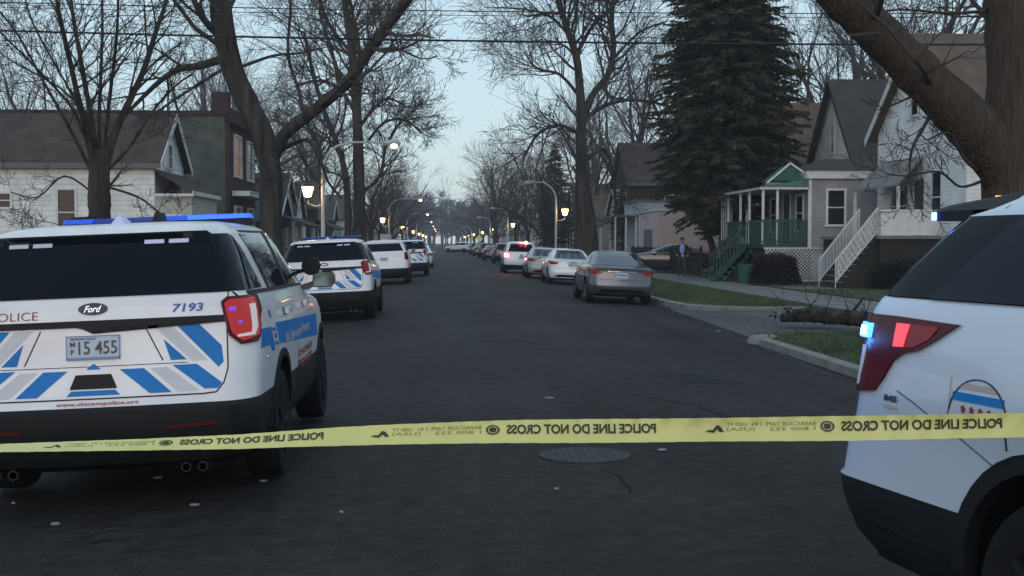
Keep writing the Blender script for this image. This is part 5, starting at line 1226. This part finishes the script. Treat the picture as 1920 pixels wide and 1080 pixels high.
Q = MB(); Q.box(GX(13.9), GY(46.95), 1.42, GX(14.03), GY(47.0) - .002, 4.02); Q.build('corner_post', M['trim_white'], fr)
# porch: deck x 12.2..13.95, y 47.0..53
Q = MB(); Q.box(GX(12.2), GY(47.0), 1.40, GX(13.94), GY(53.0), 1.55); Q.build('porch_deck', M['dark_green'], gh)
Q = MB(); Q.box(GX(12.15), GY(47.03), 2.40, GX(13.9), GY(47.10), 2.48); Q.box(GX(12.15), GY(47.03), 1.62, GX(13.9), GY(47.09), 1.68)
for i in range(13): x = 12.2 + 1.66 * i / 12; Q.box(GX(x), GY(47.04), 1.55, GX(x) + .085, GY(47.08), 2.40)
Q.build('porch_railing', M['dark_green'], gh); Q = MB()
Q.box(GX(12.15), GY(47.11), 2.40, GX(12.22), GY(49.2), 2.48)
for i in range(32):
    y_ = 47.1 + 5.9 * i / 31
    if i == 16: Q.build('porch_railing', M['dark_green'], gh); Q = MB(); Q.box(GX(12.15), GY(50.6), 2.40, GX(12.22), GY(53), 2.48)
    if not 49.2 < y_ < 50.6: Q.box(GX(12.16), GY(y_), 1.55, GX(12.2), GY(y_) + .085, 2.40)
Q.build('porch_railing', M['dark_green'], gh)

for x, y_ in ((12.2, 47.1), (12.75, 47.1), (12.2, 49.2), (12.2, 50.7), (12.2, 52.9), (13.0, 52.9)): MB().bar((GX(x), GY(y_), 1.55), (GX(x), GY(y_), 3.62), .085).build('porch_post', M['trim_white'], gh)
Q = MB(); Q.box(GX(12.05), GY(46.95), 3.62, GX(13.94), GY(53.2), 3.72); Q.build('porch_beam', M['trim_white'], gh)
Q = MB(); Q.prism([(GX(12.0), GY(46.9), 3.725), (GX(13.90), GY(46.9), 3.725), (GX(13.90), GY(46.9), 4.02), ], (0, 6.3, 0))
Q.build('porch_shed', M['pale_green'], gh); Q = MB(); Q.prism([(GX(12.45), GY(47.2), 3.95), (GX(13.88), GY(47.2), 3.95), (GX(13.25), GY(47.2), 4.56)], (0, 1.2, 0)); Q.build('porch_gable', M['green_paint'], gh)
Q = MB()
Q.bar((GX(12.35), GY(47.15), 3.87), (GX(13.25), GY(47.15), 4.62), .09, .07); Q.bar((GX(13.25), GY(47.15), 4.62), (GX(14.0), GY(47.15), 4.12), .09, .07)
Q.build('gable_trim', M['trim_white'], gh)
Q = MB()
for i in range(6): y_ = 53.15 + .0 * i; x = 11.95 + .085 * i; Q.box(GX(x), GY(53.1), 1.7, GX(x) + .045, GY(53.14), 3.4)
Q.box(GX(11.9), GY(53.08), 3.4, GX(12.5), GY(53.16), 3.5); Q.build('porch_screen', M['blue_tin'], gh)
# lattice skirt
Q = MB(); z0, z1 = .18, 1.36
def clip_diag(x0, dx):
    pts = []
    for t in (0, 1): pts.append((x0 + dx * t, z0 + (z1 - z0) * t))
    (xa, za), (xb, zb_) = pts; lo, hi = 12.25, 14.75
    def cl(x, z, xo, zo):
        if x < lo: return lo, z + (zo - z) * (lo - x) / (xo - x)
        if x > hi: return hi, z + (zo - z) * (hi - x) / (xo - x)
        return x, z
    if (xa < lo and xb < lo) or (xa > hi and xb > hi): return None
    return cl(xa, za, xb, zb_), cl(xb, zb_, xa, za)
for sgn, yy in ((1, 46.95), (-1, 46.925)):
    for i in range(-10, 30):
        c = clip_diag(12.0 + i * .14 - (0 if sgn > 0 else -1.18), 1.18 * sgn)
        if c: (xa, za), (xb, zb_) = c; Q.bar((GX(xa), GY(yy), za), (GX(xb), GY(yy), zb_), .012, .032)
Q.box(GX(12.2), GY(46.9), 1.36, GX(14.8), GY(46.99), 1.42); Q.box(GX(12.2), GY(46.9), .12, GX(14.8), GY(46.99), .18); Q.build('lattice', M['trim_white'], gh)
Q = MB(); Q.box(GX(14.0), GY(46.86), .2, GX(14.42), GY(46.9), 1.25); Q.build('lattice_door', M['blue_tin'], gh)
Q = MB(); Q.box(GX(13.9), GY(47.1), .0, GX(16.98), GY(54.4), 1.395); Q.box(GX(12.4), GY(47.3), 0, GX(13.89), GY(52.8), 1.39); Q.build('foundation', M['soil'], gh)
door(gh, 'x-', GY(50.0), 1.56, .9, 2.0, GX(13.95), 'door_dark'); window(gh, 'x-', GY(48.2), 2.1, .9, 1.3, at=GX(13.95)); window(gh, 'x-', GY(52.0), 2.1, .9, 1.3, at=GX(13.95))
# green stair to the street
Q = MB()
for i in range(7): Q.box(GX(10.75 + .2 * i + .12), GY(49.3), .1 + .18 * i, GX(10.75 + .2 * i + .42), GY(50.5), .15 + .2 * i + .06)
for yy in (49.3, 50.5): Q.prism([(GX(10.9), GY(yy), .05), (GX(11.2), GY(yy), .05), (GX(12.2), GY(yy), 1.2), (GX(12.2), GY(yy), 1.5)], (0, .04, 0))
Q.build('steps', M['green_paint'], gh)
for yy in (49.3, 50.52):
    Q = MB(); Q.bar((GX(10.9), GY(yy), 1.0), (GX(12.2), GY(yy), 2.44), .07); 
    for i in range(10): t = i / 9; x = lerp(10.92, 12.15, t); Q.bar((GX(x), GY(yy), lerp(.1, 1.4, t)), (GX(x), GY(yy), lerp(1.0, 2.4, t)), .05)
    Q.build('stair_rail', M['dark_green'], gh)
tb = MB(); tb.box(-.22, -.22, 0, .22, .22, .62); tb.box(-.26, -.26, .62, .26, .26, .68); tag(tb.build('storage_bin', M['green_paint'], loc=(11.75, 48.0, .09)), 'small bright green bin at the foot of the green porch stair', 'bin')

house('roofed_house', 'house with a broad dark roof between the conifer and the steep grey roof', 'house', 'R', 16.8, 62, 8, 14, 5.0, 8.9, 'grey_siding', 'tan_roof', zb=.1, dr=(5, .6), fwins=((2, 1.6, 1, 1.3),))
ga = MB(); gar = thing('garage', 'plain cream walled garage with a pale coping behind the walking man', 'garage', (12.5, 72, 0)); ga.box(0, 0, -.2, 4.1, 7, 3.45); ga.build('wall', M['cream_wall'], gar)
ga = MB(); ga.box(-.08, -.08, 3.452, 1.2, 7.1, 3.56); ga.box(1.2, -.02, 3.452, 4.2, 7.1, 3.49); ga.build('coping', M['trim_white'], gar)
ga = MB(); ga.box(-.03, 2, .1, -.003, 5, 2.4); ga.build('door', M['trim_grey'], gar)
lr = thing('porch_cottage', 'pale blue cottage with slim white porch posts left of the cream garage', 'cottage', (11.6, 82, 0)); Q = MB(); Q.box(1.3, 0, -.2, 3.2, 6, 4.3); Q.build('wall', M['blue_tin'], lr)
Q = MB(); Q.box(-.3, -.2, 3.3, 1.29, 6, 3.42); Q.box(1.2, -.15, 4.302, 3.4, 6.1, 4.45); Q.build('roof', M['trim_grey'], lr)
Q = MB()
for x in (-.2, .5, 1.15): MB().bar((x, -.1, 0), (x, -.1, 3.3), .09).build('porch_post', M['trim_white'], lr); Q = MB(); Q.box(-.25, -.05, .0, 1.25, 5, .8); Q.build('porch', M['green_siding'], lr); window(lr, 'y', 2.3, 1.4, 1.2, 1.1, at=0)
house('brown_house', 'big dark brown house beyond the cream garage', 'house', 'R', 13.6, 90, 8.5, 14, 6.0, 9.0, 'brick2', 'brown_roof', zb=.1, trim='brick2', dr=(5, .6), fwins=((2.3, 1.6, 1, 1.4), (2.3, 4.4, .9, 1.2), (6, 4.4, .9, 1.2)), wins=((3, 3.8, .9, 1.2),), group='houses along the right side')
y = 101; k = 0
while y < 330:
    w = rh.uniform(6, 7.5); z = rh.uniform(3.4, 5.6); wl = walls[(k * 5 + 1) % 6]
    house('far_house', f'{wn[wl]} house, {ORD[k]} along the right side beyond the dark brown one', 'house', 'R', 13.4 + rh.uniform(0, 1.2), y, w, 13, z, z + rh.uniform(1.8, 2.6), wl, roofs[(k + 1) % 3], zb=.1,
          dr=(w * .7, .6), fwins=((w * .28, 1.5, 1.1, 1.3), (w * .5, z - 1.0 if z > 4.6 else z + .1, .8, .9)), wins=((2.5, 1.6, .8, 1.2),), porch=(.5, w - .5, 1.7, .6, 2.8, roofs[(k + 1) % 3]), group='houses along the right side')
    y += w + rh.uniform(2, 4) + (5 if k % 4 == 3 else 0); k += 1
# iron fence
def fence(name, label, a, b, h=1.25, z=.09):
    r_ = thing(name, label, 'fence', (a[0], a[1], z)); Q = MB(); d = Vector((b[0] - a[0], b[1] - a[1], 0)); L = d.length; n = int(L / .13)
    Q.bar((0, 0, .15), d + Vector((0, 0, .15)), .03); Q.bar((0, 0, h - .15), d + Vector((0, 0, h - .15)), .03)
    for i in range(n + 1): p = d * (i / n); Q.bar(p + Vector((0, 0, .05)), p + Vector((0, 0, h)), .018)
    Q.build('picket_panel', M['black_iron'], r_)
    for i in range(int(L / 2.2) + 1): p = d * min(1, i * 2.2 / L); MB().bar(p, p + Vector((0, 0, h + .1)), .06).build('post', M['black_iron'], r_)
fence('iron_fence', 'black iron picket fence along the yard behind the walking man', (11.55, 55.5), (11.55, 76)); fence('iron_fence', 'black iron fence returning beside the conifer', (11.6, 55.4), (13.6, 55.4))

# ------------------------------------------------------------------ street lamps, wires, signs
M['pole'] = mat('pole_aluminium', (.42, .42, .42), .55, .0, var=.15)
M['lamp_warm'] = mat('lamp_glow', (1, .9, .6), .3, emit=(1, .60, .20), estr=4)
M['lamp_head_lit'] = mat('lamp_head_glow', (1, .8, .5), .3, emit=(1, .58, .28), estr=3)
def lamp(label, side, x, y, lit=True):
    s = 1 if side == 'L' else -1; r_ = thing('street_lamp', label, 'street lamp', (x, y, .0), 0, 'street lamps along the kerbs')
    P = MB(); P.lathe([(.17, 0), (.17, .06), (.11, .12), (.10, .5), (.075, .9), (.06, 4.2)], (0, 0, 0), 'z', 12); P.build('pole', M['pole'], r_, smooth=True, angle=40)
    A = MB(); e_ = 1 if side == 'L' else .5; pts = [(0, 0, 4.1), (s * .04, 0, 4.35), (s * .18, 0, 4.65), (s * .48, 0, 4.92), (s * (.48 + .47 * e_), 0, 5.05), (s * (.48 + 1.12 * e_), 0, 5.07), (s * (.48 + 1.82 * e_), 0, 5.03)]; hx_ = s * (.48 + 1.97 * e_)
    A.tube(pts, [.055, .052, .048, .043, .038, .033, .03], 8); A.build('arm', M['pole'], r_, smooth=True)
    H = MB(); H.lathe([(.001, -.38), (.06, -.34), (.10, -.2), (.13, 0), (.10, .18), (.001, .24)], (hx_, 0, 5.04), 'x', 14); ho = H.build('lamp_head', M['pole'], r_, smooth=True)
    H = MB(); H.lathe([(.001, -.14), (.08, -.12), (.135, -.04), (.14, .0), (.09, .05), (.001, .06)], (hx_, 0, 4.98), 'z', 14); H.build('bulb', M['lamp_head_lit' if side == 'L' else 'trim_grey'], ho, smooth=True)
    B_ = MB(); B_.tube([(0, 0, 2.9), (-s * .25, 0, 2.85), (-s * .5, 0, 2.95), (-s * .52, 0, 3.15)], .022, 6); B_.build('bracket', M['pole'], r_)
    G = MB(); G.lathe([(.07, 3.16), (.12, 3.20), (.19, 3.46), (.20, 3.52), (.001, 3.53)], (-s * .52, 0, 0), 'z', 14); gl = G.build('lamp_globe', M['lamp_warm'], r_, smooth=True, angle=50)
    G = MB(); G.lathe([(.215, 3.535), (.16, 3.62), (.06, 3.68), (.02, 3.78), (.001, 3.8)], (-s * .52, 0, 0), 'z', 14); G.build('cap', M['black_iron'], gl); G = MB(); G.lathe([(.001, 3.10), (.08, 3.12), (.08, 3.155)], (-s * .52, 0, 0), 'z', 12); G.build('collar', M['black_iron'], gl)
    pl = bpy.data.lights.new('lantern_light', 'POINT'); po = bpy.data.objects.new('lantern_light', pl); COL.objects.link(po); po.parent = r_; po.location = (-s * .52, -.26, 3.35)
    pl.energy = 9; pl.color = (1, .66, .30); pl.shadow_soft_size = .15
    return r_
L0 = lamp('lit street lamp on the left verge, nearest of its row with a bright lantern', 'L', -4.08, 43.6)
for i, y in enumerate((99, 150, 205, 258, 312, 366)): c = copy_tree(L0); c.location = (-4.1, y, 0); tag(c, f'lit street lamp on the left verge, {ORD[i + 1]} in its row from the camera')
R0 = lamp('lit street lamp on the right verge, nearest of its row beside the parked sedans', 'R', 6.55, 71.7)
for i, y in enumerate((126, 172, 219, 279, 336, 390)): c = copy_tree(R0); c.location = (6.65, y, 0); tag(c, f'lit street lamp on the right verge, {ORD[i + 1]} in its row from the camera')
def wire(label, pts, r=.012, sag=.15):
    a, b = W(*pts[0], 31), W(*pts[1], 31); a2 = a + (a - b) * .12; b2 = b + (b - a) * .12; P = [a2.lerp(b2, i / 24) - Vector((0, 0, 4 * sag * (i / 24) * (1 - i / 24) - 4 * sag * .1)) for i in range(25)]
    tag(MB().tube(P, r, 5).build('overhead_wire', M['black_iron']), label, 'wire', 'overhead wires')
wire('thick black wire crossing the street, lowest of the overhead wires', [(0, 58), (1920, 84)], .026); wire('upper thin wire crossing the street near the picture top', [(0, 5), (1920, 25)], .013); wire('thin wire just below the topmost overhead wire', [(0, 14), (1920, 32)], .008)
def sign(name, label, x, y, h, m, w=.6, hh=.6, rot=0):
    r_ = thing(name, label, 'sign', (x, y, 0)); MB().bar((0, 0, 0), (0, 0, h), .05).build('post', M['pole'], r_); Q = MB()
    if rot: Q.prism([(0, -.04, h - w / 2 * 1.41), (w / 2 * 1.41, -.04, h), (0, -.04, h + w / 2 * 1.41), (-w / 2 * 1.41, -.04, h)], (0, .01, 0))
    else: Q.box(-w / 2, -.04, h - hh, w / 2, -.03, h)
    Q.build('panel', m, r_)
sign('warning_sign', 'fluorescent yellow green diamond warning sign on the right verge', 6.75, 226, 2.35, mat('hi_vis', (.5, .62, .06), .5, emit=(.6, .8, .1), estr=.05), .9, .9, 1)
sign('street_sign', 'white sign on a post beyond the second left lamp', -4.6, 104, 2.3, M['trim_white'], .9, .7)

# ------------------------------------------------------------------ cars
def gz(x): return road_z(x)
def place(o, x, y, roll=True):
    o.location = (x, y, gz(x) + .0); sl = -.28 * (x - 1.3) / 4.8 ** 2
    o.rotation_euler = (0, -math.atan(sl), o.rotation_euler[2]); return o
GP = 'police vehicles'
p1 = police_suv('white police SUV with blue chevrons and number 7193, nearest on the left', GP, '7193', '15 455', True, (0, 0, 0), 0)
spotlight(p1, 1.03, 3.05, 1.42); place(p1, -2.07, 7.62); p1.location.z += .012
p2 = police_suv('white police SUV with blue chevrons parked right ahead of the nearest one', GP, '7193', '15 455', False, (0, 0, 0), 0, detail=False)
place(p2, -2.42, 26.5); p2.location.z -= .03
p4 = copy_tree(p2); tag(p4, 'distant white police SUV, blue chevrons half hidden by the plain white SUV'); place(p4, -1.62, 61)
p3 = civil('suv', 'parked_suv', 'plain white SUV without chevrons between two police SUVs', 'SUV', M['white_paint'], (0, 0, 0), group=None, wheels_m='black_rim'); place(p3, -2.25, 50)
rz2 = pi + radians(13.9)
pr_ = police_suv_new('white police SUV cropped by the right edge with a blue strobe on its tail lamp', (2.60, 5.39, .0), rz2)
pr_.location.z = .0
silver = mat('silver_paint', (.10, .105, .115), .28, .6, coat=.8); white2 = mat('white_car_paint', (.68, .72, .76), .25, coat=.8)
dark1 = mat('black_car_paint', (.012, .013, .016), .2, coat=.9); dark2 = mat('dark_grey_paint', (.035, .038, .045), .25, .4, coat=.8); dark3 = mat('dark_red_paint', (.05, .008, .01), .25, coat=.8); grey3 = mat('grey_paint', (.10, .11, .12), .3, .5, coat=.8)
GC = 'cars parked along the right kerb'
s1 = civil('sedan', 'parked_sedan', 'grey sedan parked nearest on the right by the grass verge', 'car', silver, (0, 0, 0), group=GC, tl='tail_red'); place(s1, 4.88, 33.8)
s2 = civil('sedan', 'parked_sedan', 'white sedan parked just beyond the nearest grey sedan', 'car', white2, (0, 0, 0), group=GC); place(s2, 5.15, 49.6)
s3 = copy_tree(s1); remat(s3, {silver: mat('light_grey_paint', (.30, .31, .33), .3, coat=.6)}); tag(s3, 'light grey sedan half hidden between the white sedan and the braking SUV'); place(s3, 4.85, 57.5)
b1 = civil('cross', 'braking_suv', 'white SUV with red brake lamps lit in the right hand row', 'SUV', white2, (0, 0, 0), group=GC, lit=True, wheels_m='black_rim'); place(b1, 4.2, 66.5); b1.scale = (1, 1, 1.04)
cd = civil('cross', 'parked_suv', 'black SUV parked directly beyond the braking white one', 'SUV', dark1, (0, 0, 0), group=GC, wheels_m='black_rim'); place(cd, 4.95, 98)
c = copy_tree(s1); remat(c, {silver: dark2}); tag(c, 'dark grey sedan, second beyond the braking white SUV'); place(c, 4.7, 114.5)
c = copy_tree(cd); remat(c, {dark1: dark3}); tag(c, 'dark red SUV, third beyond the braking white SUV'); place(c, 4.9, 134)
c = copy_tree(s1); remat(c, {silver: dark1}); tag(c, 'black sedan, fourth beyond the braking white SUV'); place(c, 4.7, 151)
c = copy_tree(cd); remat(c, {dark1: dark2}); tag(c, 'dark grey SUV, fifth beyond the braking white SUV'); place(c, 4.7, 170)
c = copy_tree(s1); remat(c, {silver: dark1}); tag(c, 'dark car standing behind the iron fence beside the cream garage', None, 'cars standing in yards'); c.location = (13.9, 63.5, .09); c.rotation_euler = (0, 0, radians(80))
c = copy_tree(p3); remat(c, {M['white_paint']: white2}); tag(c, 'silvery white SUV standing crosswise far down the street', None, 'cars far down the street'); place(c, 5.0, 196); c.rotation_euler = (0, 0, radians(58))
c = copy_tree(s2); tag(c, 'white sedan on the left side beyond the distant police SUV', None, 'cars far down the street'); place(c, -1.45, 82)
c = copy_tree(s1); tag(c, 'grey sedan on the left side, second beyond the distant police SUV', None, 'cars far down the street'); place(c, -1.9, 104)
c = copy_tree(cd); tag(c, 'black SUV on the left side, third beyond the distant police SUV', None, 'cars far down the street'); place(c, -2.2, 128)
c = copy_tree(s2); tag(c, 'white sedan on the left side, last before the far trees', None, 'cars far down the street'); place(c, -2.3, 160)

# ------------------------------------------------------------------ police tape
M['tape'] = mat('tape_yellow', (.60, .58, .20), .42, var=.07, vscale=4, bump=.35, bscale=14, stretch=(1, 1, .3))
st_ = [(-420, 846, 8), (-150, 842, 8), (0, 840, 9), (120, 837, 11), (250, 834, 15), (350, 831, 19), (450, 828, 22), (550, 822.5, 25), (620, 819, 29), (720, 815, 33), (850, 811.5, 38), (960, 809, 41), (1100, 808, 42.5), (1230, 807, 43), (1400, 805, 44), (1600, 803, 46), (1750, 800, 46.5), (1920, 797, 46), (2030, 794, 46)]
rib = MB(); rows = []
tape_root = thing('police_tape', 'yellow police line tape stretched across the whole foreground', 'tape')
def tape_Y(px):
    u = (px - 828) / 2350; return 4.184 / (1 + .194 * u)   # straight line from kerb to the parked SUV
NV = 6
fine = []
for (a, ya, ha), (b, yb, hb) in zip(st_[:-1], st_[1:]):
    for k in range(22):
        t = k / 22; fine.append((lerp(a, b, t), lerp(ya, yb, t), lerp(ha, hb, t)))
fine.append(st_[-1])
def tape_pt(px, v):
    for (a, ya, ha), (b, yb, hb) in zip(fine[:-1], fine[1:]):
        if a <= px <= b: t = (px - a) / (b - a); py = lerp(ya, yb, t); hh = lerp(ha, hb, t); break
    else: _, py, hh = fine[-1] if px > fine[-1][0] else fine[0]
    Y = tape_Y(px); c = W(px, py, Y); mpp = Y / 2350; hz = min(.078, hh * mpp) / 2; dy = math.sqrt(max(0, .039 ** 2 - hz ** 2)); s = 1 - 2 * v
    cup = .006 * sin(v * pi) + .004 * sin(px * .013) * s + .0022 * sin(px * .11 + v * 5) + .0015 * sin(px * .23 - v * 9)
    return Vector((c.x, c.y + s * dy + cup, c.z + s * hz))
for px, _, _ in fine:
    for j in range(NV + 1): rib.v.append(tuple(tape_pt(px, j / NV)))
for i in range(len(fine) - 1):
    for j in range(NV): a = i * (NV + 1) + j; rib.f.append((a, a + 1, a + NV + 2, a + NV + 1)); rib.m.append(0)
rib.build('ribbon', M['tape'], tape_root, smooth=True)
def tape_text(txt, px0, px1, v0, v1, bold=.02, m='ink_tape'):
    """seen from behind, so the lettering runs right to left; px0 = start (right)"""
    vs, fs = text_geo(txt, bold=bold); q = []
    for a, b in vs:
        p = tape_pt(lerp(px0, px1, a), lerp(v1, v0, b)); q.append(p + Vector((0, -.0032, 0)))
    return q, fs
M['ink_tape'] = mat('tape_ink', (.03, .035, .02), .6); M['ink_tape_faint'] = mat('tape_small_ink', (.20, .22, .07), .6)
for s0, e in ((1880, 1), (1230, 1), (606, 1), (-5, .95)):
    t = MB(); L = 302 if s0 > 1800 else 280 if s0 > 1000 else 270
    q, fs = tape_text('POLICE LINE DO NOT CROSS', s0, s0 - L, .20, .62, .035); t.add(q, fs); t.build('lettering', M['ink_tape'], tape_root)
    t = MB(); q, fs = tape_text('BARRICADE TAPE 3 IN  1000 FT', s0 - L - 48, s0 - L - 215, .20, .36, .0); t.add(q, fs)
    q, fs = tape_text('1 800 222    (USA)', s0 - L - 48, s0 - L - 215, .42, .60, .0); t.add(q, fs); t.build('small_lettering', M['ink_tape_faint'], tape_root)
    t = MB()
    for r0, r1 in ((1, .72), (.55, .0)):
        n = 20; q = []
        for k in range(n):
            for rr in (r0, r1):
                a = 2 * pi * k / n; q.append(tape_pt(s0 - L - 26 + 13 * rr * cos(a), .41 + .22 * rr * sin(a)) + Vector((0, -.0032, 0)))
        t.add(q, [(2 * k, 2 * k + 1, (2 * k + 3) % (2 * n), (2 * k + 2) % (2 * n)) for k in range(n)])
    t.build('emblem', M['ink_tape'], tape_root)
    t = MB(); c0 = s0 - L - 238
    q = [tape_pt(c0 + dx, v) + Vector((0, -.0032, 0)) for dx, v in ((-18, .58), (-10, .50), (-3, .52), (4, .30), (10, .34), (18, .60), (10, .62), (5, .48), (-2, .64), (-10, .60))]
    t.add(q, [tuple(range(len(q)))]); t.build('bird_mark', M['ink_tape'], tape_root)

# ------------------------------------------------------------------ walking man
M['skin'] = mat('skin', (.28, .17, .12), .6); M['jacket'] = mat('jacket_black', (.012, .013, .018), .85); M['trouser'] = mat('trousers', (.020, .024, .036), .85)
M['shirt'] = mat('shirt_blue', (.20, .33, .60), .8); M['hair'] = mat('hair', (.012, .010, .010), .7); M['shoe'] = mat('shoe', (.015, .015, .015), .6)
def person(label, loc, rz):
    root = thing('person', label, 'person', loc, rz)
    J = {'pelvis': ((0, 0, .95), .135), 'waist': ((0, 0, 1.12), .13), 'chest': ((0, .01, 1.32), .165), 'neck0': ((0, .01, 1.46), .07), 'neck': ((0, -.01, 1.53), .055), 'head0': ((0, -.03, 1.60), .078), 'head': ((0, -.02, 1.69), .095), 'crown': ((0, -.01, 1.75), .07)}
    E = [('pelvis', 'waist'), ('waist', 'chest'), ('chest', 'neck0'), ('neck0', 'neck'), ('neck', 'head0'), ('head0', 'head'), ('head', 'crown')]
    for s, n in ((1, 'l'), (-1, 'r')):
        f = .16 * s
        J.update({'hip' + n: ((s * .10, 0, .90), .105), 'knee' + n: ((s * .11, -.05 - f * .6, .50), .065), 'ank' + n: ((s * .12, .02 - f, .09 + (.05 if s < 0 else 0)), .042), 'toe' + n: ((s * .13, -.15 - f, .045), .036),
                  'sh' + n: ((s * .20, .01, 1.41), .07), 'elb' + n: ((s * .36, .06, 1.17), .052), 'wr' + n: ((s * .27, -.12, 1.0), .034), 'palm' + n: ((s * .235, -.17, .97), .030)})
        E += [('pelvis', 'hip' + n), ('hip' + n, 'knee' + n), ('knee' + n, 'ank' + n), ('ank' + n, 'toe' + n), ('chest', 'sh' + n), ('sh' + n, 'elb' + n), ('elb' + n, 'wr' + n), ('wr' + n, 'palm' + n)]
        for k in range(4):
            J[f'f{k}{n}'] = ((s * (.215 - .012 * k), -.205 - .006 * k, .985 - .018 * k), .0095); J[f'g{k}{n}'] = ((s * (.195 - .012 * k), -.235, .962 - .018 * k), .0085); E += [('palm' + n, f'f{k}{n}'), (f'f{k}{n}', f'g{k}{n}')]
        J['th' + n] = ((s * .205, -.155, 1.005), .011); J['tj' + n] = ((s * .185, -.185, 1.0), .0095); E += [('wr' + n, 'th' + n), ('th' + n, 'tj' + n)]
    names = list(J); me = bpy.data.meshes.new('b'); me.from_pydata([J[k][0] for k in names], [(names.index(a), names.index(b)) for a, b in E], [])
    o = bpy.data.objects.new('b', me); COL.objects.link(o); sk_ = o.modifiers.new('s', 'SKIN'); 
    lay = me.skin_vertices[0] if me.skin_vertices else None
    if lay is None:
        bm = bmesh.new(); bm.from_mesh(me); bm.verts.layers.skin.verify(); bm.to_mesh(me); bm.free(); lay = me.skin_vertices[0]
    for i, k in enumerate(names): lay.data[i].radius = (J[k][1], J[k][1] * (.72 if k in ('waist', 'chest', 'pelvis') else 1)); lay.data[i].use_root = (k == 'pelvis')
    sk_.use_smooth_shade = True; sb = o.modifiers.new('u', 'SUBSURF'); sb.levels = 1; sb.render_levels = 1
    dg = bpy.context.evaluated_depsgraph_get(); dg.update(); res = bpy.data.meshes.new_from_object(o.evaluated_get(dg), depsgraph=dg); bpy.data.objects.remove(o)
    ms = [M['skin'], M['jacket'], M['trouser'], M['shirt'], M['shoe']]; res.materials.clear()
    for m_ in ms: res.materials.append(m_)
    for p in res.polygons:
        c = p.center; z = c.z; k = 1
        if z > 1.50: k = 0
        elif z < .09: k = 4
        elif z < .93 and not (abs(c.x) > .17 and c.y < -.1): k = 2
        elif c.y < -.135 and abs(c.x) > .14 and z < 1.04: k = 0
        elif abs(c.x) < .06 and c.y < -.02 and z < 1.5: k = 3
        p.material_index = k; p.use_smooth = True
    body = add_mesh('body', res, root)
    H = MB(); H.lathe([(.001, .105), (.06, .09), (.095, .045), (.10, 0), (.09, -.04)], (0, .005, 1.695), 'z', 16); H.v = [v for v in H.v]; H.build('hair', M['hair'], root, smooth=True)
    F = MB(); F.lathe([(.001, -.02), (.012, -.01), (.014, .02), (.001, .035)], (0, -.125, 1.655), 'z', 8); F.box(-.045, -.118, 1.675, -.022, -.108, 1.686); F.box(.022, -.118, 1.675, .045, -.108, 1.686); F.box(-.025, -.115, 1.612, .025, -.105, 1.62); F.build('face', M['skin'], body)
    return root
person('man in an open black jacket over a light blue shirt walking on the right sidewalk', (10.75, 55.6, .055), radians(-8))

# ------------------------------------------------------------------ haze
hm = bpy.data.materials.new('haze'); hm.use_nodes = True; n = hm.node_tree.nodes; l = hm.node_tree.links
n.remove(n['Principled BSDF']); pv = n.new('ShaderNodeVolumePrincipled'); pv.inputs['Density'].default_value = HAZE; pv.inputs['Color'].default_value = (.80, .88, 1, 1); pv.inputs['Anisotropy'].default_value = 0.0
l.new(pv.outputs[0], n['Material Output'].inputs['Volume'])
tag(MB().box(-260, -40, -1.5, 260, 620, 26).build('haze', hm), kind='stuff')
